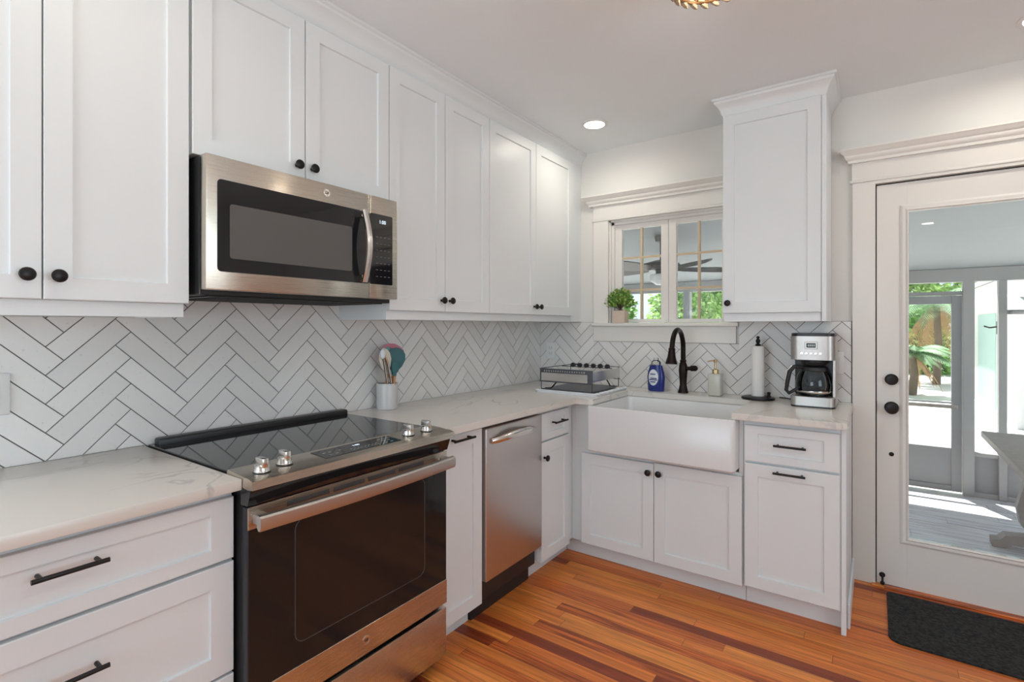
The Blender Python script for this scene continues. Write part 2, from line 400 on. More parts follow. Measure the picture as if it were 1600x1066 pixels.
# ---- window: casing, cap, stool, apron, two casement sashes with wooden muntins
def cap_profile(z0, z1, out):
    h = z1-z0
    return [(0, z0), (out*.30, z0), (out*.34, z0+h*.18), (out*.50, z0+h*.30), (out*.58, z0+h*.42), (out*.60, z0+h*.52), (out*.82, z0+h*.66), (out*.92, z0+h*.80), (out, z0+h*.86), (out, z1), (0, z1)]
def hcap(name, x0, x1, z0, z1, out, parent, base=.02):
    m = MB(); y = -base
    m.sweep(cap_profile(z0, z1, out), [((x0, 0), (-1, 0)), ((x0, y), (-1, -1)), ((x1, y), (1, -1)), ((x1, 0), (1, 0))])
    return m.build(name, TRIMW, parent)
win = tag(bpy.data.objects.new('window_1', None), None, None); COL.objects.link(win); struct(win, 'white casement window over the sink')
MB().box(.448, WX0-.0, -.02, 0, 1.337, 2.03, .002).build('side_casing', TRIMW, win)
MB().box(WX1, 1.374, -.02, 0, 1.345, 2.03, .002).build('side_casing', TRIMW, win)
MB().box(.440, 1.3745, -.024, 0, 2.03, 2.046, .004, 2).build('head_bead', TRIMW, win)
MB().box(.446, 1.3745, -.021, 0, 2.046, 2.14, .001).build('head_board', TRIMW, win)
hcap('head_cap', .440, 1.317, 2.135, 2.203, .058, win)
MB().box(.440, 1.386, -.040, WT, 1.315, 1.337, .004, 2).build('window_stool', TRIMW, win)
MB().box(.448, 1.371, -.019, 0, 1.213, 1.315, .002).build('window_apron', TRIMW, win)
m = MB(); m.box(WX0, WX0+.012, 0, WT, 1.337, WZ1); m.box(WX1-.012, WX1, 0, WT, 1.337, WZ1); m.box(WX0, WX1, 0, WT, WZ1-.012, WZ1)
m.box(WX0+.012, WX0+.03, .015, .03, 1.337, WZ1-.012); m.box(WX1-.03, WX1-.012, .015, .03, 1.337, WZ1-.012); m.box(WX0+.012, WX1-.012, .015, .03, WZ1-.03, WZ1-.012)
m.build('window_jamb', TRIMW, win)
def sash(x0, x1, gx0, gx1, mx):
    z0, z1, g0, g1 = 1.339, 2.014, 1.362, 1.968
    m = MB()
    m.box(x0, gx0, .030, .062, z0, z1, .001); m.box(gx1, x1, .030, .062, z0, z1, .001)
    m.box(gx0, gx1, .030, .062, z0, g0, .001); m.box(gx0, gx1, .030, .062, g1, z1, .001)
    s = m.build('window_sash', TRIMW, win)
    m = MB(); m.box(mx-.007, mx+.007, .034, .056, g0, g1)
    for z in (1.772, 1.556): m.box(gx0, gx1, .0341, .0559, z-.007, z+.007)
    m.build('muntins', MUNT, s)
    MB().box(gx0, gx1, .044, .047, g0, g1).build('window_glass', GLASS, s)
    MB().cyl(((x1 if x0 < .7 else x0)+(-.012 if x0 < .7 else .012), .030, 1.352), ((x1 if x0 < .7 else x0)+(-.012 if x0 < .7 else .012), .022, 1.352), .004, seg=10).build('latch_screw', CHROME, s)
sash(.582, .9545, .637, .906, .772)
sash(.9565, 1.310, 1.005, 1.282, 1.144)

# ---- door: casing (trim_1), slab with full glass, hardware
tr = tag(bpy.data.objects.new('trim_1', None), None, None); COL.objects.link(tr); struct(tr, 'white door casing with moulded head cap')
MB().box(1.939, DX0+.002, -.02, 0, 0, 2.058, .002).build('side_casing', TRIMW, tr)
MB().box(DX1-.002, 3.062, -.02, 0, 0, 2.058, .002).build('side_casing', TRIMW, tr)
MB().box(DX0, DX1, -.02, 0, DZ, 2.058).build('head_casing', TRIMW, tr)
MB().box(1.928, 3.073, -.026, 0, 2.058, 2.073, .004, 2).build('head_bead', TRIMW, tr)
MB().box(1.937, 3.064, -.021, 0, 2.073, 2.17, .001).build('head_board', TRIMW, tr)
hcap('head_cap', 1.937, 3.064, 2.160, 2.232, .052, tr)
m = MB(); m.box(DX0, DX0+.022, .048, WT, -.01, DZ); m.box(DX1-.022, DX1, .048, WT, -.01, DZ); m.box(DX0+.022, DX1-.022, .048, WT, DZ-.022, DZ)
m.build('door_stop_jamb', TRIMW, tr)
m = MB(); m.box(DX0, DX0+.0065, .012, .047, 0, DZ); m.box(DX1-.0065, DX1, .012, .047, 0, DZ); m.box(DX0, DX1, .012, .047, DZ-.0075, DZ)
m.build('weatherstrip', BLACKP, tr)
dr = tag(bpy.data.objects.new('door_1', None), None, None); COL.objects.link(dr); struct(dr, 'white exterior door with one full glass pane')
GX0, GX1, GZ0, GZ1 = 2.173, 2.825, .262, 1.888
dx0, dx1 = DX0+.007, DX1-.007
m = MB()
m.box(dx0, GX0-.005, .0, .044, .004, DZ-.008, .001); m.box(GX1+.005, dx1, 0, .044, .004, DZ-.008, .001)
m.box(GX0-.005, GX1+.005, .0, .044, .004, GZ0-.005, 0); m.box(GX0-.005, GX1+.005, 0, .044, GZ1+.005, DZ-.008, 0)
m.build('door_slab', TRIMW, dr)
m = MB()   # raised bead round the glass
prof = [(0, 0), (.034, 0), (.034, .006), (.024, .012), (.012, .010), (.006, .016), (0, .010)]
cs = [((GX0, GZ0), (-1, -1)), ((GX1, GZ0), (1, -1)), ((GX1, GZ1), (1, 1)), ((GX0, GZ1), (-1, 1))]
rings = [[m.bm.verts.new(Vector((p[0]+o[0]*u, -d+.001, p[1]+o[1]*u))) for u, d in prof] for p, o in cs]
for a in range(4):
    A, B = rings[a], rings[(a+1) % 4]
    for i in range(len(prof)):
        j = (i+1) % len(prof); m.bm.faces.new((A[i], A[j], B[j], B[i]))
m.build('glass_bead', TRIMW, dr)
MB().box(GX0-.004, GX1+.004, .018, .024, GZ0-.004, GZ1+.004).build('door_glass', GLASS, dr)
def knobset(z, r, name, d):
    k = MB().lathe([(0, 0), (r*1.08, 0), (r*1.08, .006), (r*.9, .010), (r*.42, .012), (r*.42, d*.45), (r*.82, d*.62), (r, d*.78), (r*.85, d*.95), (0, d)], (2.104, 0, z), 28, 'y').build(name, BLACKM, dr)
    k['label'] = 'black '+name.replace('_', ' ')
knobset(1.047, .026, 'deadbolt', .03); knobset(.905, .028, 'door_knob', .06)
MB().lathe([(0, 0), (.011, 0), (.010, .003), (.004, .004), (0, .004)], (2.104, 0, .669), 18, 'y').build('bore_plug', BLACKM, dr)
MB().box(dx0-.007, dx0-.0005, -.014, .01, .875, .935).build('strike_plate', BLACKM, dr)
m = MB(); m.lathe([(0, 0), (.013, .0), (.013, .004), (.004, .006), (.004, .016), (0, .016)], (2.066, 0, .050), 18, 'y')
m.tube([(2.066, -.012, .05), (2.067, -.022, .04), (2.067, -.026, .025)], .005, 8); m.ball((2.067, -.026, .019), .010)
m.build('kick_stop', BLACKM, dr)
struct(MB().box(DX0-.015, DX1+.015, -.045, .0, 0, .008, .003).build('trim_2', FLOOR), 'orange pine threshold strip at the glass door')
MB().box(DX0+.003, DX1-.003, .0, WT+.03, -.012, .002).build('sill_plate', BLACKM, dr)
struct(MB().box(3.062, ROOM_X, -.015, 0, 0, .13, .003).build('baseboard_back', TRIMW), 'white baseboard right of the door')

# ------------------------------------------------------------------ cabinets
def shaker(x0, x1, z0, z1, yf, th=.019, st=.057, rl=.057, rec=.008, m=None):
    m = m or MB(); bm = m.bm; e = .0018; c = .004
    def ring(i, y): return [bm.verts.new(Vector(p)) for p in ((x0+i[0], y, z0+i[1]), (x1-i[0], y, z0+i[1]), (x1-i[0], y, z1-i[1]), (x0+i[0], y, z1-i[1]))]
    R = [ring((0, 0), yf+th), ring((0, 0), yf+e), ring((e, e), yf), ring((st, rl), yf), ring((st+c*.5, rl+c*.5), yf+rec)]
    for a, b2 in zip(R, R[1:]):
        for i in range(4):
            j = (i+1) % 4; bm.faces.new((a[i], a[j], b2[j], b2[i]))
    bm.faces.new(R[0][::-1]); bm.faces.new(R[-1])
    return m
def knob(x, z, yf, parent, s=1.0):
    return MB().lathe([(0, 0), (.0065*s, 0), (.0055*s, .004), (.005*s, .012), (.009*s, .016), (.0155*s, .020), (.0165*s, .024), (.014*s, .028), (.007*s, .0305), (0, .031)], (x, yf, z), 24, 'y').build('knob', BLACKM, parent)
def pull(x, z, yf, parent, w=.128, d=.030, r=.0052):
    m = MB(); m.cyl((x-w/2, yf-d, z), (x+w/2, yf-d, z), r, seg=14)
    for s_ in (-1, 1): m.cyl((x+s_*w*.38, yf, z), (x+s_*w*.38, yf-d, z), r*.9, seg=12)
    return m.build('pull', BLACKM, parent)
def carcass(x0, x1, d, z0, z1, parent, kick=None, kd=0, name='carcass'):
    m = MB(); m.box(x0, x1, -d, -.002, z0, z1, .0006)
    if kick is not None: m.box(x0, x1, -kd, -.002, 0, z0)
    return m.build(name, WHITE, parent)
UD = .36         # face of the upper doors from the wall
def upper(name, label, loc, rz, w, doors, z0=1.385, ztop=2.4215, zb=None, g='white wall cabinets', side=None, rail=True):
    t = thing(name, label, 'wall cabinet', loc, rz, g)
    zb = z0 if zb is None else zb
    carcass(.0005, w-.0005, UD-.0205, zb, ztop+.01, t)
    for (a, c, kx, kz) in doors:
        d = shaker(a+.0015, c-.0015, z0, ztop, -UD, st=.056, rl=.056).build('door', WHITE, t)
        if kx is not None: knob(kx, kz, -UD, d)
    return t
# left wall: local x runs towards the corner (+y), front faces +x
L = PI/2
YA = [-3.18, -2.516, -1.748, -1.064, -.150]
upper('wall_cabinet', 'white two-door wall cabinet above the left counter, left of the microwave', (0, YA[0], 0), L, .664, [(0, .334, .334-.032, 1.443), (.334, .664, .334+.027, 1.443)])
upper('wall_cabinet', 'short white two-door cabinet directly above the microwave', (0, YA[1], 0), L, YA[2]-YA[1], [(.006, .380, .345, 1.888), (.380, YA[2]-YA[1], .405, 1.888)], z0=1.838)
upper('wall_cabinet', 'white two-door wall cabinet just right of the microwave', (0, YA[2], 0), L, YA[3]-YA[2], [(0, .343, .315, 1.438), (.343, .684, .372, 1.438)])
upper('wall_cabinet', 'white two-door wall cabinet in the corner beside the window', (0, YA[3], 0), L, YA[4]-YA[3], [(0, .457, .431, 1.433), (.457, .914, .484, 1.433)])
# light rail boards under the uppers
def rail(label, pts_y0, y1, ret_left, ret_right):
    m = MB(); m.box(.318, .337, pts_y0, y1, 1.344, 1.3848, .001)
    if ret_left: m.box(.012, .318, pts_y0, pts_y0+.019, 1.344, 1.3848)
    if ret_right: m.box(.012, .318, y1-.019, y1, 1.344, 1.3848)
    return tag(m.build('light_rail', WHITE), label, 'light rail')
rail('white light rail board under the cabinet left of the microwave', YA[0], YA[1]-.007, False, True)
rail('white light rail board under the two cabinets right of the microwave', YA[2]+.002, YA[4]-.001, True, False)
tag(MB().box(.002, .342, YA[4]+.0005, -.0005, 1.346, 2.43).build('cabinet_filler', WHITE), 'white filler panel closing the gap between corner cabinet and window wall', 'filler panel')
def crown(name, label, path):
    h0, h1, o = 2.423, H-.001, .058
    h = h1-h0
    prof = [(-.012, h0), (.008, h0), (.010, h0+h*.12), (.016, h0+h*.2), (.020, h0+h*.4), (.032, h0+h*.6), (.046, h0+h*.74), (.048, h0+h*.84), (.056, h0+h*.88), (.056, h1), (-.012, h1)]
    return tag(MB().sweep(prof, path).build(name, WHITE), label, 'crown moulding')
xf = UD-.028
crown('crown_moulding', 'long white crown moulding along the cabinets over the range', [((xf, YA[0]), (1, 0)), ((xf, -.0015), (1, 0))])
# wall cabinet right of the window
BX0, BX1 = 1.376, 1.846
t = upper('wall_cabinet', 'tall single-door white wall cabinet between the window and the glass door', (BX0, 0, 0), 0, BX1-BX0, [(0, .449, .028, 1.437)], ztop=2.427)
MB().box(.4495, .470, -.342, -.002, 1.340, 2.432, .001).build('side_panel', WHITE, t)
m = MB(); m.box(.002, .447, -.335, -.318, 1.340, 1.3848, .001); m.box(.002, .02, -.318, -.012, 1.340, 1.3848)
tag(m.build('light_rail', WHITE), 'white light rail board under the single-door cabinet beside the window', 'light rail').location = (BX0, 0, 0)
crown('crown_moulding', 'white crown moulding wrapping the single-door cabinet beside the window',
      [((BX0+.006, -.003), (-1, 0)), ((BX0+.006, -xf), (-1, -1)), ((BX1-.012, -xf), (1, -1)), ((BX1-.012, -.003), (1, 0))])

# ---- base cabinets on the left wall
FD = .635; KD = .5474; CT = .884
BG = 'white base cabinets'
def base(name, label, loc, rz, w, fronts, kd=KD, fd=FD, zb=.10, cat='base cabinet', body=CT-.002, kick=True):
    t = thing(name, label, cat, loc, rz, BG)
    carcass(.0005, w-.0005, fd-.0205, zb, body, t, kick=0 if kick else None, kd=kd)
    for f in fronts:
        k, a, c, z0, z1 = f[:5]
        small = (z1-z0) < .2
        st = min(.057, (c-a)*.22)
        d = shaker(a+.0015, c-.0015, z0, z1, -fd, st=st, rl=.036 if small else .057).build('drawer' if k == 'drawer' else 'door', WHITE, t)
        for hd in f[5:]:
            if hd[0] == 'knob': knob(hd[1], hd[2], -fd, d)
            else: pull(hd[1], hd[2], -fd, d, hd[3])
    return t
base('base_cabinet', 'white drawer base cabinet at the far left, left of the range', (0, -3.216, 0), L, .700,
     [('drawer', .004, .697, .699, .862, ('pull', .352, .806, .128)), ('drawer', .004, .697, .398, .690, ('pull', .352, .575, .128)), ('drawer', .004, .697, .105, .390, ('pull', .352, .30, .128))])
base('base_cabinet', 'narrow white pull-out base cabinet between the range and the dishwasher', (0, -1.744, 0), L, .284,
     [('door', .004, .279, .105, .872, ('pull', .132, .852, .128))])
base('base_cabinet', 'white base cabinet with one drawer and door right of the dishwasher', (0, -.985, 0), L, .420,
     [('drawer', .003, .300, .722, .862, ('pull', .06+.10, .806, .128)), ('door', .003, .300, .095, .712, ('knob', .028, .634))])
# ---- base cabinets under the window wall (local x = world x)
t = base('sink_cabinet', 'white two-door cabinet under the farmhouse sink', (.638, 0, 0), 0, .893,
     [('door', .046, .466, .100, .606, ('knob', .441, .560)), ('door', .466, .891, .100, .612, ('knob', .497, .562))], kd=.562, fd=.645, body=.625)
m = MB(); m.box(-.0225, .0, -.6245, -.564, .1, .882); m.box(-.0895, .0, -.562, -.3, 0, .1); m.build('corner_filler', WHITE, t)
MB().box(.0005, .1065, -.6245, -.3, .6255, .882).build('side_stile', WHITE, t); MB().box(.874, .8925, -.6245, -.3, .6255, .882).build('side_stile', WHITE, t)
t = base('base_cabinet', 'white base cabinet with drawer and tall pull-out door nearest the glass door', (1.532, 0, 0), 0, .386,
     [('drawer', .006, .384, .692, .858, ('pull', .196, .781, .128)), ('door', .006, .384, .108, .682, ('pull', .194, .658, .128))], kd=.562, fd=.645)
MB().box(.3865, .405, -.626, -.002, 0, .882, .001).build('side_panel', WHITE, t)
MB().box(.4055, .417, -.562, -.002, 0, .11, .003).build('shoe_board', WHITE, t)

# ---- worktops
def slab(name, label, boxes, bev=.003):
    m = MB()
    for (a, c, d, e) in boxes: m.box(a, c, d, e, CT, .914, bev, 2)
    return tag(m.build(name, QUARTZ), label, 'countertop')
slab('countertop', 'white veined quartz countertop left of the range', [(.0125, .6717, -3.216, -2.517)])
# L-shaped top with a cut-out for the sink, one outline
m = MB()
SX0, SX1, SY = .775, 1.492, -.20
poly = [(.0125, -1.742), (.6717, -1.742), (.6717, -.693), (.757, -.693), (SX0, -.675), (SX0, SY), (SX1, SY), (SX1, -.693), (1.943, -.693), (1.943, -.0125), (.0125, -.0125)]
m.prism(poly, 'z', CT, .914)
bmesh.ops.bevel(m.bm, geom=[e for e in m.bm.edges if abs(e.verts[0].co.z-e.verts[1].co.z) < 1e-5], offset=.003, segments=2, affect='EDGES')
tag(m.build('countertop', QUARTZ), 'white quartz countertop turning the corner around the sink', 'countertop')

# ---- farmhouse sink
sx0, sx1, sy0, sy1, sz0, sz1 = .752, 1.511, -.716, -.185, .636, .8835
m = MB(); bm = m.bm
def rr(x0, x1, y0, y1, z, r=.02, k=4):
    out = []
    for cx, cy, a in ((x1-r, y1-r, 0), (x0+r, y1-r, 90), (x0+r, y0+r, 180), (x1-r, y0+r, 270)):
        for i in range(k+1):
            an = math.radians(a+90*i/k); out.append(bm.verts.new(Vector((cx+r*math.cos(an), cy+r*math.sin(an), z))))
    return out
R = [rr(sx0+.01, sx1-.01, sy0+.01, sy1-.01, sz0, .02), rr(sx0, sx1, sy0, sy1, sz0+.01, .022), rr(sx0, sx1, sy0, sy1, sz1-.008, .022), rr(sx0+.004, sx1-.004, sy0+.004, sy1-.004, sz1-.001, .02),
     rr(sx0+.012, sx1-.012, sy0+.012, sy1-.012, sz1, .02), rr(sx0+.024, sx1-.024, sy0+.026, sy1-.02, sz1-.004, .02), rr(sx0+.028, sx1-.028, sy0+.03, sy1-.024, sz1-.02, .03), rr(sx0+.034, sx1-.034, sy0+.036, sy1-.03, .685, .05), rr(sx0+.07, sx1-.07, sy0+.07, sy1-.06, .668, .05)]
for a, c in zip(R, R[1:]):
    for i in range(len(a)):
        j = (i+1) % len(a); bm.faces.new((a[i], a[j], c[j], c[i]))
bm.faces.new(R[0][::-1]); bm.faces.new(R[-1])
sk = tag(m.build('farmhouse_sink', SINK), 'white apron-front farmhouse sink below the window', 'sink')
MB().lathe([(0, .0), (.042, .0), (.045, .002), (.042, .004), (0, .003)], (1.13, -.42, .668)).build('drain', CHROME, sk)

# ------------------------------------------------------------------ range
RY0, RY1 = -2.5125, -1.7475; RW = RY1-RY0
rg = thing('range', 'stainless slide-in electric range with black glass cooktop', 'range', (0, RY0, 0), L)
# local: x 0..RW, y = -world x
MB().box(.004, RW-.004, -.655, -.016, .03, .905, .002).build('body', BLACKP, rg)
MB().box(.0, RW, -.60, -.040, .905, .919, .002).build('glass_cooktop', BLACKG, rg)
m = MB(); m.box(.018, RW, -.082, -.034, .9055, .939, .008, 3)
m.build('rear_vent_bar', BLACKP, rg)
cp = MB(); cp.prism([(-.588, .9185), (-.592, .925), (-.705, .918), (-.722, .9135), (-.724, .891), (-.700, .888), (-.588, .900)], 'x', -.004, RW+.004)
pan = cp.build('control_panel', STEEL, rg)
MB().prism([(-.655, .90), (-.706, .889), (-.690, .842), (-.655, .842)], 'x', .0, RW).build('front_gap_panel', BLACKG, rg)
def slope(y): return .925-(.007/.113)*(-.592-y)   # top face height at local y
m = MB(); zt = slope(-.655)
m.prism([(-.609, slope(-.609)-.001), (-.609, slope(-.609)+.0012), (-.688, slope(-.688)+.0012), (-.688, slope(-.688)-.001)], 'x', .235, .535)
tp = m.build('touch_pad', BLACKG, rg)
PRINT = mat('pale_print', (.45, .45, .45), .5)
m = MB()
for i in range(8):
    for j in range(2): m = MB(); m.box(.345+i*.014, .351+i*.014, -.661-j*.015, -.658-j*.015, slope(-.66)+.0010, slope(-.66)+.0016); m.build('key_mark', PRINT, tp)
for (a, c) in ((.255, -.640), (.275, -.640), (.262, -.665), (.285, -.665), (.31, -.642), (.475, -.630), (.495, -.630), (.515, -.632), (.480, -.650), (.50, -.652), (.475, -.672), (.498, -.672)):
    m = MB(); m.box(a, a+.010, c-.0035, c, slope(c)+.0010, slope(c)+.0016); m.build('key_mark', PRINT, tp)
text_mesh('clock', '1:00', .016, LCD, tp, (.385, -.633, slope(-.633)+.0018), (0, 0, 0), .0002)
for kx, ky in ((.048, -.672), (.125, -.652), (.600, -.652), (.690, -.652)):
    z = slope(ky)
    k = MB().lathe([(0, 0), (.021, 0), (.0215, .003), (.020, .006), (.0195, .018), (.016, .021), (0, .021)], (kx, ky, z+.001), 26).build('control_knob', CHROME, rg)
    m = MB(); m.box(kx-.0085, kx+.0085, ky-.020, ky+.020, z+.012, z+.040, .003, 2); m.build('knob_grip', CHROME, k)
    MB().lathe([(0, 0), (.023, 0), (.023, .0015), (0, .0015)], (kx, ky, z), 26).build('knob_gasket', BLACKP, k)
od = MB().box(.002, RW-.002, -.686, -.656, .250, .836, .003, 2).build('oven_door', BLACKP, rg)
MB().box(.004, RW-.004, -.6885, -.686, .344, .778, .0008).build('door_glass', OVENG, od)
m = MB()   # window seen through the glass
x0, x1, z0, z1, r = .135, RW-.12, .41, .765, .03
pts = []
for cx, cz, a in ((x1-r, z1-r, 0), (x0+r, z1-r, 90), (x0+r, z0+r, 180), (x1-r, z0+r, 270)):
    for i in range(6):
        an = math.radians(a+90*i/5); pts.append((cx+r*math.cos(an), cz+r*math.sin(an)))
m.prism(pts, 'y', -.6895, -.6883); m.build('oven_window', DARKW, od)
MB().tube([(p[0], -.6896, p[1]) for p in pts], .0012, 6, True).build('window_outline', mat('grey_print', (.07, .065, .065), .4), od)
m = MB(); m.box(.002, RW-.002, -.690, -.686, .778, .838, .001)
top = m.build('door_top_trim', STEEL, od)
m = MB()
for a, c in ((.11, .245), (.26, .375), (.39, .505), (.52, .64)): m.box(a, c, -.6905, -.6895, .812, .826)
m.build('vent_slots', SLOT, od)
MB().box(.002, RW-.002, -.690, -.686, .254, .344, .001).build('door_bottom_trim', STEEL, od)
lg = MB().lathe([(0, 0), (.0145, 0), (.0145, .0015), (.0125, .002), (.0125, .001), (0, .001)], (RW/2+.0, -.690, .30), 28, 'y').build('logo_badge', CHROME, rg)
text_mesh('monogram', 'GE', .013, BLACKM, lg, (RW/2, -.6915, .30), (PI/2, 0, 0), .0003)
hd = MB()
N = 17; pts = []
for i in range(N):
    a = i/(N-1); pts.append((.008+a*(RW-.016), -.728-.016*math.sin(PI*a), .806))
rings = []
for p in pts:
    ring_ = [(-.009, -.022), (-.013, -.012), (-.013, .012), (-.008, .017), (.003, .019), (.006, .010), (.006, -.014), (.0, -.022)]
    rings.append([hd.bm.verts.new(Vector((p[0], p[1]+u, p[2]+v))) for u, v in ring_])
for a, c in zip(rings, rings[1:]):
    for i in range(8):
        j = (i+1) % 8; hd.bm.faces.new((a[i], a[j], c[j], c[i]))
hd.bm.faces.new(rings[0][::-1]); hd.bm.faces.new(rings[-1])
for a in (.012, RW-.042): hd.box(a, a+.030, -.722, -.690, .794, .820, .003, 2)
hd.build('handle', STEELC, od)
MB().box(.002, RW-.002, -.688, -.656, .052, .237, .004, 2).build('storage_drawer', STEEL, rg)
for a in (.05, RW-.08):
    for c in (-.62, -.10): MB().cyl((a, c, 0), (a, c, .032), .016, seg=14).build('foot', BLACKP, rg)

# ------------------------------------------------------------------ microwave
MY0, MY1 = -2.502, -1.766; MW = MY1-MY0
mw = thing('microwave', 'stainless over-the-range microwave with black window hung under the cabinet', 'microwave', (0, MY0, 1.412), L)
MB().box(.002, MW-.002, -.385, -.0135, .0, .420, .002).build('body', BLACKP, mw)
m = MB(); m.box(.03, MW-.03, -.37, -.05, -.004, .001); 
for i in range(14): m.box(.06, MW-.06, -.34+i*.02, -.334+i*.02, -.006, -.0035)
m.build('vent_grille', BLACKM, mw)
XD_ = .594
md = MB().box(0, XD_-.001, -.430, -.386, .014, .418, .004, 2).build('door', STEEL, mw)
MB().box(XD_+.001, MW, -.430, -.386, .014, .418, .004, 2).build('control_side', STEEL, mw)
def rrect(mb, x0, x1, z0, z1, r, ya, yb):
    pts = []
    for cx, cz, a in ((x1-r, z1-r, 0), (x0+r, z1-r, 90), (x0+r, z0+r, 180), (x1-r, z0+r, 270)):
        for i in range(5):
            an = math.radians(a+90*i/4); pts.append((cx+r*math.cos(an), cz+r*math.sin(an)))
    mb.prism(pts, 'y', ya, yb); return mb
rrect(MB(), .032, XD_-.0015, .070, .348, .012, -.4315, -.4295).build('door_glass', BLACKG, md)
rrect(MB(), .068, .512, .112, .278, .008, -.4322, -.4312).build('door_window', GREYW, md)
cgl = rrect(MB(), XD_+.002, MW-.028, .070, .348, .006, -.4315, -.4295).build('control_glass', BLACKG, mw)
DIMP = mat('dim_print', (.12, .12, .13), .4)
text_mesh('clock', '1:00', .020, LCD, cgl, (XD_+.062, -.4320, .318), (PI/2, 0, 0), .0002)
for i in range(4):
    for j in range(7): MB().box(XD_+.030+i*.020, XD_+.040+i*.020, -.4318, -.4314, .10+j*.026, .103+j*.026).build('key_mark', DIMP, cgl)
lg = MB().lathe([(0, 0), (.015, 0), (.015, .0015), (.013, .002), (.013, .001), (0, .001)], (.405, -.430, .383), 28, 'y').build('logo_badge', CHROME, mw)
text_mesh('monogram', 'GE', .013, BLACKM, lg, (.405, -.4315, .383), (PI/2, 0, 0), .0003)
m = MB(); N = 15; rings = []
for i in range(N):
    a = i/(N-1); z = .072+a*.275; y = -.452-.030*math.sin(PI*a)
    rings.append([m.bm.verts.new(Vector((XD_-.040+u, y+v, z))) for u, v in ((-.012, .006), (-.012, -.003), (-.006, -.009), (.006, -.009), (.012, -.003), (.012, .006))])
for a, c in zip(rings, rings[1:]):
    for i in range(6):
        j = (i+1) % 6; m.bm.faces.new((a[i], a[j], c[j], c[i]))
m.bm.faces.new(rings[0][::-1]); m.bm.faces.new(rings[-1])
m.box(XD_-.051, XD_-.029, -.452, -.431, .075, .100, .002); m.box(XD_-.051, XD_-.029, -.452, -.431, .320, .345, .002)
m.build('handle', CHROME, md)

# ------------------------------------------------------------------ dishwasher
dw = thing('dishwasher', 'slim stainless dishwasher built in under the countertop', 'dishwasher', (0, -1.4585, 0), L)
MB().box(.004, .466, -.60, -.03, .09, .868, .002).build('tub', BLACKP, dw)
MB().box(.004, .466, -.560, -.03, 0, .165).build('toe_kick', BLACKP, dw)
dd = MB().box(.008, .466, -.645, -.601, .190, .866, .006, 3).build('door', STEELV, dw)
m = MB(); pts = []; rs = []
for i in range(15):
    a = i/14; pts.append((.045+a*.345, -.648-.040*math.sin(PI*a)**.7, .806+.018*math.sin(PI*a))); rs.append(.011+.004*math.sin(PI*a))
m.tube(pts, rs, 12, flat=1.25); m.build('handle', CHROME, dd)

# ------------------------------------------------------------------ faucet
fc = thing('faucet', 'dark bronze gooseneck pull-down faucet behind the sink', 'faucet', (1.092, -.112, .914))
MB().lathe([(0, 0), (.030, 0), (.031, .006), (.028, .014), (.026, .02), (.020, .05), (.021, .07), (.024, .11), (.026, .135), (.024, .165), (.017, .185), (.019, .190), (.019, .196), (.015, .200), (0, .200)]).build('base_column', BRONZE, fc)
pts = [(0, 0, .19), (0, 0, .27)]
for i in range(1, 15):
    a = PI*i/14*.92; pts.append((0, -.102+.102*math.cos(a), .27+.110*math.sin(a)))
ex = pts[-1]
pts.append((0, ex[1]-.006, ex[2]-.02))
MB().tube(pts, .0145, 14).build('gooseneck', BRONZE, fc)
e = Vector(pts[-1]); dv = Vector((0, -.12, -1)).normalized()
m = MB()
for (t0, r0, t1, r1) in ((-.002, .015, .006, .020), (.006, .020, .012, .018), (.012, .018, .05, .023), (.05, .023, .085, .033), (.085, .033, .092, .0325)):
    m.cyl(e+dv*t0, e+dv*t1, r0, r1, 22)
m.build('spray_head', BRONZE, fc)
m = MB(); m.cyl((.015, 0, .148), (.055, 0, .150), .012, seg=18); m.cyl((.046, 0, .150), (.070, 0, .151), .017, seg=20); m.ball((.070, 0, .151), .017)
m.build('lever', BRONZE, fc)

# ------------------------------------------------------------------ things on the counter
# dish soap: upside-down style bottle
sb = thing('dish_soap_bottle', 'blue dish soap bottle with white oval label left of the faucet', 'soap bottle', (.926, -.115, .9145), -.12)
MB().lathe([(0, 0), (.050, 0), (.053, .006), (.055, .05), (.057, .085), (.053, .115), (.044, .142), (.041, .158), (.037, .160), (0, .160)], sy=.58).build('bottle_body', BLUEB, sb)
MB().lathe([(0, .160), (.030, .160), (.030, .178), (.024, .186), (.016, .190), (.015, .205), (0, .206)], sy=.7).build('clear_cap', CLEARP, sb)
m = MB(); pr_ = []
for i in range(20):
    a = 2*PI*i/20; pr_.append((.033*math.cos(a)-.004, .085+.050*math.sin(a)))
# curved label: project the oval on the body
def body_y(x, z):
    P = [(.050, 0), (.053, .006), (.055, .05), (.057, .085), (.053, .115), (.044, .142), (.041, .158)]
    for (ra, za), (rb, zb_) in zip(P, P[1:]):
        if za <= z <= zb_: r = ra+(rb-ra)*(z-za)/(zb_-za)
    return -.58*math.sqrt(max(r*r-x*x, 1e-6))-.0022
vs = [m.bm.verts.new(Vector((x, body_y(x, z), z))) for x, z in pr_]; c0 = m.bm.verts.new(Vector((-.004, body_y(-.004, .085)-.0006, .085)))
mid = [m.bm.verts.new(Vector((-.004+(x+.004)*.5, body_y(-.004+(x+.004)*.5, .085+(z-.085)*.5)-.0006, .085+(z-.085)*.5))) for x, z in pr_]
for i in range(20):
    j = (i+1) % 20; m.bm.faces.new((vs[i], vs[j], mid[j], mid[i])); m.bm.faces.new((mid[i], mid[j], c0))
lb = m.build('label', LABELW, sb)
for z, hw, xo in ((.106, .017, -.004), (.080, .020, .001), (.071, .026, -.002), (.058, .016, -.004)):
    MB().box(xo-hw, xo+hw, -.0365, -.0335, z-.0028, z+.0028).build('label_print', BLUEB, lb)
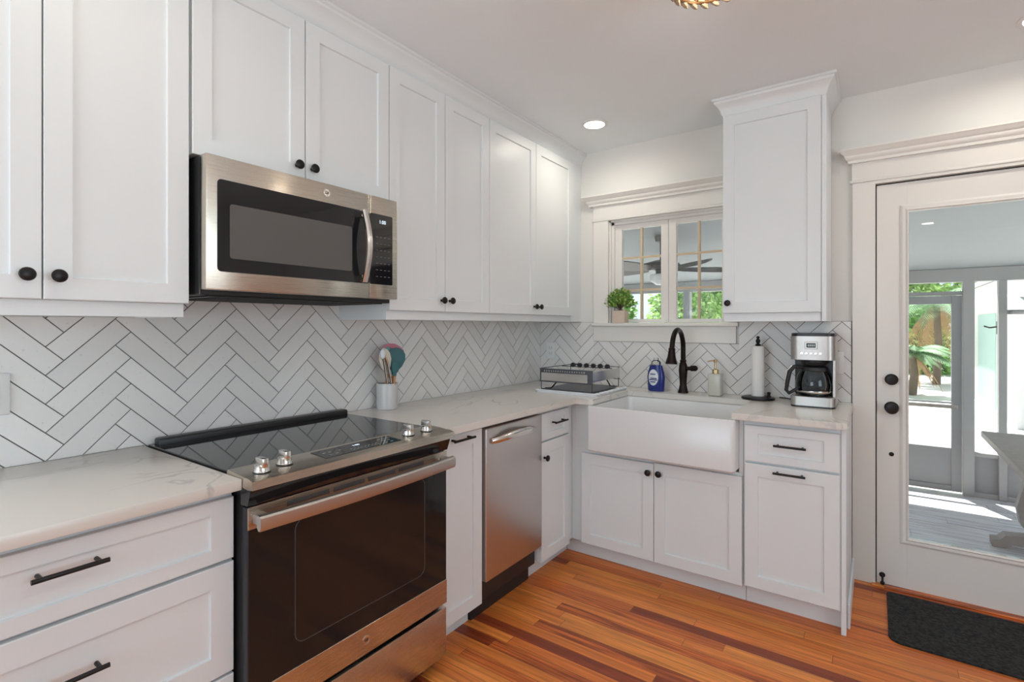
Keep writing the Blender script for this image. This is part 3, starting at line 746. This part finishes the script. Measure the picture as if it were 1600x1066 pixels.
# soap dispenser
sp_ = thing('soap_dispenser', 'frosted glass soap dispenser with brass pump right of the faucet', 'soap dispenser', (1.283, -.130, .9145))
MB().box(-.036, .036, -.036, .036, 0, .128, .010, 3).build('bottle_body', SOAPG, sp_)
m = MB().lathe([(0, .126), (.018, .126), (.018, .150), (.012, .153), (.006, .156), (.006, .190), (.009, .192), (.010, .208), (.005, .210), (0, .210)])
m.tube([(0, 0, .200), (-.022, -.004, .202), (-.042, -.008, .196)], .0038, 8); m.build('pump', BRASS, sp_)
# paper towel holder + roll
ph = thing('paper_towel_holder', 'black paper towel stand with round base under the white roll', 'towel holder', (1.509, -.135, .9145))
MB().lathe([(0, 0), (.082, 0), (.085, .004), (.083, .012), (.07, .016), (0, .017)], seg=40).build('base_plate', BLACKM, ph)
MB().cyl((0, 0, .015), (0, 0, .300), .005, seg=12).build('rod', BLACKM, ph)
MB().lathe([(0, .292), (.014, .294), (.015, .299), (.007, .306), (.010, .312), (.012, .320), (.010, .328), (.005, .331), (.009, .338), (.008, .344), (0, .348)]).build('finial', BLACKM, ph)
m = MB().lathe([(0, .016), (.012, .016), (.012, .020), (.008, .024), (.008, .034), (.011, .040), (0, .046)], (.056, -.012, 0)); m.build('tension_knob', BLACKM, ph)
pt_ = MB(); pt_.lathe([(.012, .018), (.0325, .018), (.0335, .022), (.0335, .288), (.0325, .292), (.012, .292), (.012, .018)], seg=40)
o = tag(pt_.build('paper_towel_roll', PAPER), 'slim white paper towel roll upright on the black stand', 'paper towels'); o.location = (1.509, -.135, .9145)
# coffee maker
cm = thing('coffee_maker', 'stainless and black drip coffee maker at the right end of the counter', 'coffee maker', (1.783, -.185, .9145), .0)
def rbox(x0, x1, y0, y1, z0, z1, r=.03, k=5):
    mb = MB(); pts = []
    for cx, cy, a in ((x1-r, y1-r, 0), (x0+r, y1-r, 90), (x0+r, y0+r, 180), (x1-r, y0+r, 270)):
        for i in range(k+1):
            an = math.radians(a+90*i/k); pts.append((cx+r*math.cos(an), cy+r*math.sin(an)))
    mb.prism(pts, 'z', z0, z1); return mb
rbox(-.096, .096, -.125, .115, 0, .008, .03).build('rubber_base', BLACKP, cm)
rbox(-.097, .097, -.126, .116, .008, .052, .03).build('base_band', STEELC, cm)
MB().box(-.088, .088, .0, .110, .052, .235, .004).build('rear_column', BLACKP, cm)
rbox(.080, .097, -.06, .116, .052, .235, .006).build('side_panel', STEELC, cm)
rbox(-.097, .097, -.126, .116, .235, .352, .035).build('head_band', STEELC, cm)
rbox(-.094, .094, -.122, .112, .352, .366, .035).build('lid', BLACKP, cm)
MB().lathe([(.06, .235), (.062, .222), (.05, .205), (0, .203)], (0, -.04, 0)).build('filter_basket', BLACKP, cm)
f = MB().box(-.032, .024, -.1275, -.124, .288, .326, .003).build('clock_panel', STEELC, cm)
MB().box(-.024, .016, -.1285, -.127, .296, .318, .001).build('display', BLACKP, f)
m = MB()
for i in range(4): m.box(-.018+i*.008, -.012+i*.008, -.1290, -.1284, .302, .312)
m.build('display_digits', mat('lcd_segment', (.45, .50, .48), .4), f)
for i in range(5):
    MB().lathe([(0, 0), (.0065, 0), (.006, .003), (0, .0035)], (-.044+i*.020, -.126, .266), 14, 'y').build('button', CHROME, cm)
for a in (-.066, .058): MB().lathe([(0, 0), (.004, 0), (0, .002)], (a, -.124, .338), 10, 'y').build('rivet', CHROME, cm)
ca = thing('coffee_carafe', 'glass coffee carafe with black handle inside the coffee maker', 'carafe', (1.783, -.225, .9145+.0525))
MB().lathe([(0, 0), (.064, 0), (.073, .010), (.080, .035), (.081, .060), (.074, .098), (.060, .128), (.056, .136), (.054, .136), (.058, .127), (.072, .097), (.079, .060), (.078, .035), (.071, .012), (.062, .003), (0, .003)], seg=36).build('glass_jug', CARAFE, ca)
MB().lathe([(.0565, .124), (.0620, .127), (.0580, .142), (.048, .147), (0, .147)], seg=32).build('lid', BLACKP, ca)
MB().lathe([(.076, .016), (.0785, .019), (.0800, .024), (.0795, .027)], seg=32).build('steel_band', CHROME, ca)
hx, hy = -.85, -.53
m = MB(); m.tube([(hx*.050, hy*.050, .140), (hx*.095, hy*.095, .145), (hx*.118, hy*.118, .122), (hx*.129, hy*.129, .075), (hx*.136, hy*.136, .028), (hx*.122, hy*.122, .010), (hx*.098, hy*.098, .024), (hx*.076, hy*.076, .038)], [.009, .010, .011, .011, .010, .009, .008, .007], 10)
m.build('handle', BLACKP, ca)
m = MB(); m.tube([(hx*.108, hy*.108, .148), (hx*.131, hy*.131, .124), (hx*.142, hy*.142, .075), (hx*.148, hy*.148, .020)], .0035, 8); m.build('handle_trim', CHROME, ca)
# power cord behind
tag(MB().tube([(1.69, -.10, .9185), (1.66, -.06, .9185), (1.63, -.035, .9185), (1.60, -.03, .9185)], .0035, 8).build('power_cord', BLACKP), 'black power cord lying behind the coffee maker', 'cord')

# dish rack on its drain board
db = thing('drain_board', 'white drain board with scalloped rim under the dish rack', 'drain board', (0, 0, 0))
m = MB(); m.prism([(.350, -.585), (.730, -.585), (.743, -.57), (.743, -.155), (.730, -.14), (.350, -.14), (.337, -.155), (.337, -.57)], 'z', .9145, .9235)
m.box(.337, .743, -.588, -.572, .9235, .932, .003); m.box(.337, .351, -.57, -.14, .9235, .932, .003)
m.build('board', LABELW, db)
m = MB()
for i in range(8): m.ball((.741, -.555+i*.055, .927), .016, 1, 1.2, .5, 12)
m.build('scalloped_rim', LABELW, db)
rk = thing('dish_rack', 'steel dish rack with dark frame in the counter corner', 'dish rack', (0, 0, 0))
rx0, rx1, ry0, ry1 = .360, .715, -.565, -.185
DGR = mat('dark_grey_metal', (.10, .105, .12), .35, .5)
m = MB(); m.box(rx0, rx1, ry0, ry0+.004, .978, 1.060); m.tube([(rx0, ry0, 1.058), (rx0, ry1, 1.058), (rx1, ry1, 1.058)], .0025, 6); m.tube([(rx0, ry0, .982), (rx0, ry1, .982), (rx1, ry1, .982)], .0025, 6); m.build('side_walls', DGR, rk)
MB().box(rx0+.010, rx1-.032, ry0-.0012, ry0, .986, 1.034).build('front_plate', CHROME, rk)
MB().box(rx1-.003, rx1, ry0+.004, ry1, .992, 1.050).build('end_plate', CHROME, rk)
m = MB(); n_ = 18
for i in range(n_): m.box(rx0+.03+i*(rx1-rx0-.07)/n_, rx0+.037+i*(rx1-rx0-.07)/n_, ry0-.0014, ry0-.0002, 1.041, 1.050)
m.build('punched_slots', CHROME, rk)
for (a, c) in ((rx0+.006, ry0+.006), (rx1-.006, ry0+.006), (rx0+.006, ry1-.006), (rx1-.006, ry1-.006)): MB().cyl((a, c, .9365), (a, c, 1.058), .003, seg=8).build('leg', DGR, rk)
m = MB(); m.tube([(rx0+.02, ry0+.03, .9365), (rx0+.06, ry0+.03, .9365), (rx0+.10, ry0+.03, .978)], .0045, 8)
m.build('bent_foot', BLACKM, rk)
m = MB(); m.tube([(rx1-.02, ry1-.03, .9365), (rx1-.05, ry1-.03, .9365), (rx1-.085, ry1-.03, .990)], .0045, 8); m.build('bent_foot', BLACKM, rk)
MB().box(rx0+.004, rx1-.004, ry0+.004, ry1-.004, .932, .937, .002).build('drip_tray', DGR, rk)
m = MB()
for i in range(8): m.cyl((rx0+.02, ry0+.03+i*.045, .99), (rx1-.02, ry0+.03+i*.045, .99), .002, seg=6)
m.build('rack_rods', BLACKM, rk)
MB().tube([(rx0, -.30, 1.056), (rx1, -.30, 1.056)], .0025, 6).build('cross_bar', BLACKM, rk)
for i in range(6):
    x = .443+i*.048; y = -.30
    MB().cyl((x, y-.006, 1.066), (x, y+.010, 1.066), .0145, seg=18).build('round_peg', BLACKP, rk)
m = MB(); m.tube([(rx0+.02, ry1-.02, 1.055), (rx0+.10, ry1-.10, 1.072), (rx0+.14, ry1-.12, 1.072), (rx0+.14, ry1-.12, 1.05)], .0028, 6); m.build('wire_handle', BLACKM, rk)

# utensil crock
cr_ = thing('utensil_crock', 'pale grey ceramic utensil crock standing right of the range', 'utensil crock', (.092, -1.530, .9145))
MB().lathe([(0, 0), (.048, 0), (.050, .003), (.051, .122), (.050, .125), (.047, .124), (.046, .008), (0, .008)], seg=40).build('crock_body', CERAM, cr_)
UG = 'utensils standing in the crock'
def paddle(name, label, base_, tip, hm, m_, w, hl, thick=.006, dirv=(.6, .8), shape='spoon'):
    t = thing(name, label, 'utensil', (0, 0, 0), 0, UG)
    b0, t0 = Vector(base_), Vector(tip); ax = (t0-b0).normalized(); neck = t0-ax*hl
    MB().tube([b0, b0+(neck-b0)*.5, neck+ax*.01], .0062, 10).build('handle', hm, t)
    sd = Vector((dirv[0], dirv[1], 0)); sd = (sd-ax*sd.dot(ax)).normalized(); nn = ax.cross(sd)
    mb = MB(); prof = {'spoon': [(.0, .18), (.15, .35), (.35, .75), (.6, 1), (.8, .92), (.93, .6), (1, .12)],
                       'spatula': [(0, .2), (.15, .4), (.3, .75), (.5, .9), (.95, 1), (1, .85)],
                       'brush': [(0, .3), (.3, .45), (.45, .9), (.9, 1), (1, .9)]}[shape]
    rings = []
    for a, ww in prof:
        c = neck+ax*hl*a+nn*(-.008*math.sin(PI*a) if shape == 'spoon' else 0)
        rings.append([mb.bm.verts.new(c+sd*w*.5*ww*math.cos(2*PI*k/12)+nn*thick*.5*math.sin(2*PI*k/12)) for k in range(12)])
    for a, c in zip(rings, rings[1:]):
        for k in range(12):
            j = (k+1) % 12; mb.bm.faces.new((a[k], a[j], c[j], c[k]))
    mb.bm.faces.new(rings[0][::-1]); mb.bm.faces.new(rings[-1])
    mb.build('head', m_, t)
cx, cy, cz = .092, -1.530, .9245
sdv = (.4, .9)
paddle('slotted_spoon', 'cream silicone spoon leaning left in the crock', (cx+.012, cy+.010, cz), (cx+.034, cy-.052, 1.212), FAUXW, CREAM, .058, .140, dirv=sdv)
paddle('ladle', 'light teal silicone spoon in the middle of the crock', (cx+.01, cy-.022, cz), (cx+.010, cy-.004, 1.216), FAUXW, TEALL, .060, .130, dirv=sdv)
paddle('turner', 'dark teal silicone turner leaning right in the crock', (cx+.02, cy-.012, cz), (cx+.040, cy+.030, 1.212), FAUXW, TEAL, .092, .135, dirv=sdv)
paddle('basting_spoon', 'small dark teal spoon low in front of the crock utensils', (cx+.034, cy+.004, cz), (cx+.056, cy+.004, 1.145), FAUXW, TEAL, .040, .080, dirv=sdv, shape='brush')
paddle('spatula', 'wide pink silicone spatula behind the teal utensils', (cx-.02, cy-.02, cz), (cx-.018, cy+.062, 1.228), FAUXW, PINK, .125, .110, dirv=(.2, 1))
tg = thing('tongs', 'steel tongs standing at the left of the crock', 'tongs', (0, 0, 0), 0, UG)
MB().tube([(cx+.008, cy-.002, cz), (cx+.030, cy-.026, 1.045), (cx+.042, cy-.056, 1.15), (cx+.044, cy-.068, 1.185)], .0060, 8).build('arm', CHROME, tg)
MB().tube([(cx+.016, cy+.010, cz), (cx+.040, cy-.010, 1.045), (cx+.050, cy-.040, 1.14), (cx+.048, cy-.056, 1.18)], .0060, 8).build('arm', CHROME, tg)
MB().ball((cx+.046, cy-.066, 1.185), .016, .6, 1, 1.5, 12).build('tips', LABELW, tg)

# potted plant on the window stool
pp = thing('potted_plant', 'small leafy plant in a square wooden pot on the window stool', 'plant', (.642, -.005, 1.3372))
m = MB(); m.prism([(-.042, -.036), (.042, -.036), (.042, .030), (-.042, .030)], 'z', 0, .082); m.build('pot', TERRA, pp)
MB().box(-.038, .038, -.032, .026, .082, .085).build('soil', BARK, pp)
lf, ll, stt = MB(), MB(), MB()
for i in range(520):
    a = random.uniform(0, 2*PI); el = random.uniform(.05, 1.45); rr_ = random.uniform(.04, .106)
    cpt = Vector((math.cos(a)*math.cos(el)*rr_, math.sin(a)*math.cos(el)*rr_*.42-.012, .10+math.sin(el)*rr_*1.15))
    d = (cpt-Vector((0, 0, .08))).normalized()+Vector((random.uniform(-.5, .5), random.uniform(-.5, .5), random.uniform(-.4, .4))); d.normalize()
    s_ = d.cross(Vector((random.uniform(-1, 1), random.uniform(-1, 1), 1))).normalized()*.0085; n_ = s_.cross(d).normalized()*.003; ln = random.uniform(.018, .030)
    mb = ll if random.random() < .4 else lf
    A = [cpt, cpt+d*ln*.45+s_, cpt+d*ln, cpt+d*ln*.45-s_]; B = cpt+d*ln*.45+n_
    v = [mb.bm.verts.new(x) for x in A]; w = mb.bm.verts.new(B)
    for k in range(4): mb.bm.faces.new((v[k], v[(k+1) % 4], w))
    if i % 12 == 0: stt.tube([(0, 0, .08), (cpt.x*.4, cpt.y*.4, .08+(cpt.z-.08)*.6), tuple(cpt)], .0012, 5)
fo = lf.build('leaves', LEAF, pp, smooth=False, normals=False); fo['kind'] = 'stuff'
fo = ll.build('pale_leaves', LEAFL, pp, smooth=False, normals=False); fo['kind'] = 'stuff'
stt.build('stems', STEMM, pp)

# outlets and switch
def outlet(label, loc, rz, w=.072, h=.118, duplex=True):
    t = thing('wall_outlet' if duplex else 'light_switch', label, 'outlet' if duplex else 'light switch', loc, rz)
    MB().box(-w/2, w/2, -.006, 0, -h/2, h/2, .003, 2).build('cover_plate', PLATE, t)
    if duplex:
        for s_ in (-1, 1):
            r = MB().box(-.016, .016, -.0085, -.006, s_*.020-.013, s_*.020+.013, .004, 2).build('receptacle', PLATE, t)
            m = MB(); m.box(-.008, -.006, -.0088, -.0084, s_*.020-.004, s_*.020+.006); m.box(.006, .008, -.0088, -.0084, s_*.020-.004, s_*.020+.006); m.cyl((0, -.0084, s_*.020-.008), (0, -.0088, s_*.020-.008), .002, seg=8)
            m.build('slots', SLOT, r)
    else:
        MB().box(-.017, .017, -.0095, -.006, -.034, .034, .002, 2).build('rocker', PLATE, t)
outlet('white outlet on the corner tiles behind the dish rack', (.102, -.0122, 1.137), 0)
outlet('white outlet half hidden at the right side of the coffee maker', (1.866, -.0122, 1.122), 0)
outlet('white rocker switch plate on tiles at the far left', (.0122, -2.884, 1.125), L, .082, .118, False)

# ------------------------------------------------------------------ floor mat
m = MB(); x0, x1, y0, y1, r = 2.083, 2.90, -.565, -.088, .05; pts = []
for cx_, cy_, a in ((x1-r, y1-r, 0), (x0+r, y1-r, 90), (x0+r, y0+r, 180), (x1-r, y0+r, 270)):
    rr_ = r if a == 180 or a == 270 else .02
    ccx = x1-rr_ if a in (0, 270) else x0+rr_; ccy = y1-rr_ if a in (0, 90) else y0+rr_
    for i in range(8):
        an = math.radians(a+90*i/7); pts.append((ccx+rr_*math.cos(an), ccy+rr_*math.sin(an)))
m.prism(pts, 'z', .0005, .009)
tag(m.build('door_mat', MATF), 'black fibre mat on the pine floor before the glass door', 'mat')

# ------------------------------------------------------------------ ceiling lights
WARM = (1, .93, .80)
def downlight(x, y, label, p=2.6):
    t = thing('recessed_light', label, 'ceiling light', (x, y, H), 0, 'round recessed ceiling lights')
    MB().lathe([(.060, -.0005), (.078, -.0005), (.078, -.004), (.060, -.006), (.060, -.0005)], seg=40).build('trim_ring', PLATE, t)
    MB().lathe([(0, -.003), (.060, -.003), (.060, -.001), (0, -.001)], seg=40).build('diffuser', LAMPE, t)
    l = area('bulb', (0, 0, -.012), (0, 0, 0), .11, .11, p, WARM, 'DISK', math.radians(165)); l.parent = t
downlight(.67, -.448, 'round lit recessed ceiling light above the window corner')
downlight(2.572, -.405, 'round lit recessed ceiling light above the glass door, cut by the frame edge')
downlight(.80, -2.80, 'round recessed ceiling light above the left counter, out of view', 1.55)
for x, y in ((2.535, -2.6), (.67, -4.4), (2.535, -4.4)): downlight(x, y, 'round recessed ceiling light behind or beside the camera view')

# flush chandelier with rings of twisted beads
ch = thing('chandelier', 'small gilded beaded flush ceiling fixture at the top of the picture', 'ceiling light', (1.644, -1.658, H))
MB().lathe([(0, -.001), (.065, -.001), (.065, -.02), (.02, -.03), (.012, -.05), (.012, -.12), (0, -.12)]).build('canopy', GOLDB, ch)
def bead_ring(R, z, n, ln, w, m1, name, tilt=.8):
    mb = MB()
    for i in range(n):
        a = 2*PI*i/n; c = Vector((R*math.cos(a), R*math.sin(a), z)); tg_ = Vector((-math.sin(a), math.cos(a), 0)); up = Vector((0, 0, 1))
        ax = (tg_*math.cos(tilt)+up*math.sin(tilt)).normalized()
        mb.tube([c-ax*ln/2, c-ax*ln*.3, c, c+ax*ln*.3, c+ax*ln/2], [w*.25, w*.8, w, w*.8, w*.25], 8)
    return mb.build(name, m1, ch)
for k, (R_, z_, n_) in enumerate(((.112, -.193, 22), (.130, -.165, 26), (.150, -.130, 30), (.165, -.092, 32))):
    bead_ring(R_, z_, n_, .040, .0095, PEARL if k % 2 == 0 else GOLDB, 'bead_ring')
    m = MB(); m.tube([((R_-.006)*math.cos(2*PI*i/40), (R_-.006)*math.sin(2*PI*i/40), z_) for i in range(40)], .004, 6, True); m.build('wire_hoop', GOLDB, ch)
m = MB()
for i in range(4):
    a = PI/2*i; m.tube([(.01*math.cos(a), .01*math.sin(a), -.06), (.160*math.cos(a), .160*math.sin(a), -.092), (.105*math.cos(a), .105*math.sin(a), -.193)], .003, 6)
m.build('frame_arms', GOLDB, ch)
MB().ball((0, 0, -.125), .028).build('bulb_glass', mat('warm_bulb', (.9, .9, .9), .4, emit=(1, .86, .66), estr=8), ch)
pl = bpy.data.lights.new('bulb', 'POINT'); po = bpy.data.objects.new('bulb', pl); COL.objects.link(po); pl.energy = 9.5; pl.color = WARM; pl.shadow_soft_size = .03; po.parent = ch; po.location = (0, 0, -.14)

# ------------------------------------------------------------------ screened porch behind the wall
PZ, PY, PX0, PX1 = -.26, 3.1, -1.9, 4.2
struct(MB().box(PX0, PX1, WT, PY+.05, PZ-.06, PZ).build('floor_porch', DECK, smooth=False), 'grey wood-look tile floor of the porch')
zc = lambda y: 2.42-(y-WT)*(2.42-1.845)/(PY-WT)
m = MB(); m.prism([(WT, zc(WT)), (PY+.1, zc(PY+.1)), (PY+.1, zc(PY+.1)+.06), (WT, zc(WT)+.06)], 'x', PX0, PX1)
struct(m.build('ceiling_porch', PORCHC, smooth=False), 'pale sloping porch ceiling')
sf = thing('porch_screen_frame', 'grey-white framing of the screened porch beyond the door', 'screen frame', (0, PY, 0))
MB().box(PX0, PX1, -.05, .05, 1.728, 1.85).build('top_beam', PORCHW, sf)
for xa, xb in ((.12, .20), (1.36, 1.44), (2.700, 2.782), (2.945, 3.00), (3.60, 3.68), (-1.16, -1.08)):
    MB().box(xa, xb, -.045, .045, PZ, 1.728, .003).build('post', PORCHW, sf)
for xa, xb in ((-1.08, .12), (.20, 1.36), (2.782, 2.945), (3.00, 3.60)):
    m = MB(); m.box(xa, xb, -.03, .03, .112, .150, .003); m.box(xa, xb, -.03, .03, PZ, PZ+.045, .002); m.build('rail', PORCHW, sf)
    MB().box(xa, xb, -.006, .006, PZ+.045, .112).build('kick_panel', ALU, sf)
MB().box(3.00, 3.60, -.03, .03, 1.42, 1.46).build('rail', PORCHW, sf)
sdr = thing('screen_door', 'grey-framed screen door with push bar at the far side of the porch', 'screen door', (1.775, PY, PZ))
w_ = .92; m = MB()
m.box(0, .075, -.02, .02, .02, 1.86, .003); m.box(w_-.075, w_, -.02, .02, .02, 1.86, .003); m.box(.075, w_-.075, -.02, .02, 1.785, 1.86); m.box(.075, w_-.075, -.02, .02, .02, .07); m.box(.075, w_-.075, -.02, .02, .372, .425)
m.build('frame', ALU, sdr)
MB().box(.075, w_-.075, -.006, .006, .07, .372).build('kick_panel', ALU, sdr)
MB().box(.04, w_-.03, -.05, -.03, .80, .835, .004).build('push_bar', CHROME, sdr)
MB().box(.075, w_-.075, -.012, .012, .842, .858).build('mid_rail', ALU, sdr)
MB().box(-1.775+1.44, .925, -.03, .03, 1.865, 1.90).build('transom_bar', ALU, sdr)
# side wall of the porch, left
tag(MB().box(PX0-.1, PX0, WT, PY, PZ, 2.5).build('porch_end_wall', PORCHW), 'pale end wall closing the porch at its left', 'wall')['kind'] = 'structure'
# ceiling fan
fan = thing('ceiling_fan', 'dark ceiling fan with light bowl hanging in the porch, seen through the window', 'ceiling fan', (.392, 1.5, 0))
zt = zc(1.5)
MB().lathe([(0, zt-.001), (.06, zt-.001), (.05, zt-.05), (.015, zt-.06), (0, zt-.06)]).build('canopy', FANM, fan)
MB().cyl((0, 0, zt-.05), (0, 0, 1.93), .012, seg=12).build('downrod', FANM, fan)
MB().lathe([(0, 1.935), (.06, 1.93), (.165, 1.90), (.178, 1.875), (.16, 1.845), (.05, 1.835), (.05, 1.80), (0, 1.80)], seg=32).build('motor_housing', FANM, fan)
MB().lathe([(0, 1.70), (.05, 1.705), (.10, 1.74), (.105, 1.775), (.10, 1.80), (0, 1.80)], seg=28).build('light_bowl', mat('opal_glass', (.7, .72, .74), .3), fan)
for i in range(5):
    a = .615+2*PI*i/5; m = MB(); c, s_ = math.cos(a), math.sin(a)
    prof = [(.13, .025), (.20, .045), (.35, .065), (.55, .070), (.64, .060), (.67, .03)]
    A = []; B = []
    for r, hw in prof:
        for lst, sg in ((A, 1), (B, -1)):
            lst.append((Vector((c*r-s_*hw*sg, s_*r+c*hw*sg, 1.842+sg*hw*.42))))
    loop = A+B[::-1]
    v0 = [m.bm.verts.new(p) for p in loop]; v1 = [m.bm.verts.new(p+Vector((0, 0, .007))) for p in loop]
    m.bm.faces.new(v0[::-1]); m.bm.faces.new(v1)
    for k in range(len(loop)):
        j = (k+1) % len(loop); m.bm.faces.new((v0[k], v0[j], v1[j], v1[k]))
    m.build('blade', FANM, fan)
m = MB(); m.cyl((.02, -.03, 1.70), (.02, -.03, 1.60), .002, seg=6); m.ball((.02, -.03, 1.595), .008); m.build('pull_chain', FANM, fan)
# trestle table
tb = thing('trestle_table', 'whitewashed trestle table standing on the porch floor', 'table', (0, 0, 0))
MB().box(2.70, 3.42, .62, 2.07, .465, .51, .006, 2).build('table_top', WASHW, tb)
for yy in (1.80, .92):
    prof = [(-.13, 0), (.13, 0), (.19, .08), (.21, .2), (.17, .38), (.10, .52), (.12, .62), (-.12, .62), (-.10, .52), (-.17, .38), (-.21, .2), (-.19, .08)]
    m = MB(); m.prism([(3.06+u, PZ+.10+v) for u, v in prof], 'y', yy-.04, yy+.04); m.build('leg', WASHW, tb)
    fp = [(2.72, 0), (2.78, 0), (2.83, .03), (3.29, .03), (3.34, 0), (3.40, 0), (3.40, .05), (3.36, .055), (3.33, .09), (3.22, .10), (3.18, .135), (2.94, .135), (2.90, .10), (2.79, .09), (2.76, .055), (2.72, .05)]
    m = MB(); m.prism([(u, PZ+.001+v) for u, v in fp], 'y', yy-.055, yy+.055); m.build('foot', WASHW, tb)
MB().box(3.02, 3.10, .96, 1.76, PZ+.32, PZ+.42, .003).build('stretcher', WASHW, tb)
# bowl planter on the rail
MB().box(3.02, 3.60, -.16, -.031, 1.425, 1.445).build('shelf', PORCHW, sf)
bo = tag(MB().lathe([(0, .0), (.06, 0), (.13, .05), (.20, .12), (.205, .125), (.19, .12), (.12, .055), (0, .02)], sy=.35).build('bowl', mat('mint_glaze', (.55, .68, .62), .4)), 'pale green bowl on the porch shelf at the right picture edge', 'bowl')
bo.location = (3.27, PY-.105, 1.446)

# ------------------------------------------------------------------ outdoors
struct(MB().box(-40, 40, -40, 60, -.42, -.36).build('ground', CONC, smooth=False), 'sunlit pale yard beyond the porch')
def canopy(name, label, cat, c, rx, rz, n, m_, leaf, trunk_h=None, group='trees and shrubs beyond the porch'):
    t = thing(name, label, cat, (c[0], c[1], -.36), 0, group)
    mb = MB(); rnd = random.Random(hash((round(c[0]*10), round(c[1]*10))) & 0xffff)
    cen = Vector((0, 0, c[2]+.36))
    lobes = [(Vector((rnd.uniform(-.6, .6)*rx, rnd.uniform(-.5, .5)*rx, rnd.uniform(-.6, .6)*rz)), rnd.uniform(.35, .6)) for _ in range(12)]
    for i in range(n):
        lc, lr = rnd.choice(lobes)
        v = Vector((rnd.gauss(0, 1), rnd.gauss(0, 1), rnd.gauss(0, 1))).normalized()*rnd.uniform(.6, 1)
        p = cen+lc+Vector((v.x*rx*lr, v.y*rx*lr, v.z*rz*lr))
        if p.z < .05: continue
        d = (v+Vector((rnd.uniform(-.7, .7), rnd.uniform(-.7, .7), rnd.uniform(-.7, .3)))).normalized()
        s_ = d.cross(Vector((rnd.uniform(-1, 1), rnd.uniform(-1, 1), rnd.uniform(-1, 1)))).normalized()*leaf*.32
        ln = leaf*rnd.uniform(.7, 1.3)
        mb.quad([p, p+d*ln*.5+s_, p+d*ln, p+d*ln*.5-s_])
    f = mb.build('foliage', m_, t, smooth=False, normals=False); f['kind'] = 'stuff'
    if trunk_h: MB().cyl((0, 0, 0), (0, 0, trunk_h), .16, .09, 12).build('trunk', BARK, t)
    return t
def palm(label, c, h, nf, fl, m_=None, dry=6):
    t = thing('palm_tree', label, 'palm', (c[0], c[1], -.36), 0, 'trees and shrubs beyond the porch')
    rnd = random.Random(int(c[0]*31+c[1]*17))
    MB().tube([(0, 0, 0), (.05, 0, h*.5), (0, .05, h)], [.10, .085, .08], 12).build('trunk', BARK, t)
    for i in range(nf+dry):
        a = 2*PI*i/(nf)*1.0+rnd.uniform(-.2, .2); dead = i >= nf
        up = -.7 if dead else rnd.uniform(.1, 1.1); L_ = fl*rnd.uniform(.8, 1.1)*(.7 if dead else 1)
        mb = MB(); P = []
        for k in range(11):
            s_ = k/10; P.append(Vector((math.cos(a)*L_*s_*math.cos(up*.6), math.sin(a)*L_*s_*math.cos(up*.6), h+L_*(math.sin(up)*s_-.75*s_*s_))))
        mb.tube(P, [.018*(1-.8*k/10) for k in range(11)], 5)
        for k in range(1, 30):
            s_ = k/30; q = P[int(s_*10)].lerp(P[min(10, int(s_*10)+1)], s_*10-int(s_*10))
            tg_ = (P[min(10, int(s_*10)+1)]-P[max(0, int(s_*10)-1)]).normalized(); sd = tg_.cross(Vector((0, 0, 1))).normalized()
            for sg in (1, -1):
                ln = L_*.28*math.sin(PI*min(1, s_*.9+.12)); d = (sd*sg*.8+tg_*.6+Vector((0, 0, -.45))).normalized(); w = tg_*.022
                mb.quad([q-w, q+w, q+d*ln*.6+w*.8, q+d*ln]) 
        mb.build('frond', DRY if dead else (m_ or GREEN3), t, smooth=False, normals=False)
    return t
# seen through the window (leftwards) and the door
canopy('shrub', 'dense green shrub behind the left window panes', 'shrub', (-3.1, 7.3, 1.5), .85, 1.3, 3500, GREEN1, .14, 1.0)
canopy('tree', 'bright green tree behind the middle of the window', 'tree', (-2.0, 12.0, 2.2), 1.6, 1.9, 4500, GREEN2, .18, 1.4)
palm('broad fan palm seen through the right half of the window', (-.85, 7.9), 1.5, 14, 1.25, GREEN2, 2)
canopy('tree', 'tall tree seen high through the porch transom', 'tree', (3.4, 26.0, 4.2), 2.6, 3.0, 5000, GREEN2, .32, 2.6)
palm('palm with hanging brown fronds behind the screen door', (3.45, 15.6), 2.3, 22, 1.9, GREEN3, 10)
palm('short palm low at the left edge of the screen door view', (2.75, 12.4), 1.0, 16, 1.0, GREEN3, 4)
canopy('shrub', 'dark shrub low behind the palm beyond the screen door', 'shrub', (3.1, 20.3, .75), 1.7, 1.9, 4500, GREEN1, .2, .8)
# neighbouring white house, its side wall runs away from the porch
hs = thing('neighbour_house', 'white neighbouring house with mint wall right beyond the screened porch', 'house', (0, 0, 0))
MB().box(3.9, 9.0, 8.2, 13.2, -.36, 2.3).build('wall', HOUSEW, hs)
MB().box(3.62, 9.2, 7.9, 13.3, 1.80, 2.05, .01).build('eave', HOUSEW, hs)
m = MB(); m.prism([(3.6, 2.05), (6.45, 3.3), (9.3, 2.05)], 'y', 7.9, 13.3); m.build('roof', ROOFM, hs)
MB().box(3.885, 3.90, 9.9, 11.9, -.30, 1.55).build('mint_panel', MINT, hs)
ln_ = thing('wall_lantern', 'small dark lantern on the side of the white neighbouring house', 'lantern', (3.88, 9.6, 1.28))
m = MB(); m.box(-.02, .02, -.05, .05, -.12, .12, .004); m.tube([(0, 0, .02), (-.12, -.03, .0), (-.2, -.05, .03)], .014, 8); m.build('bracket', BLACKM, ln_)
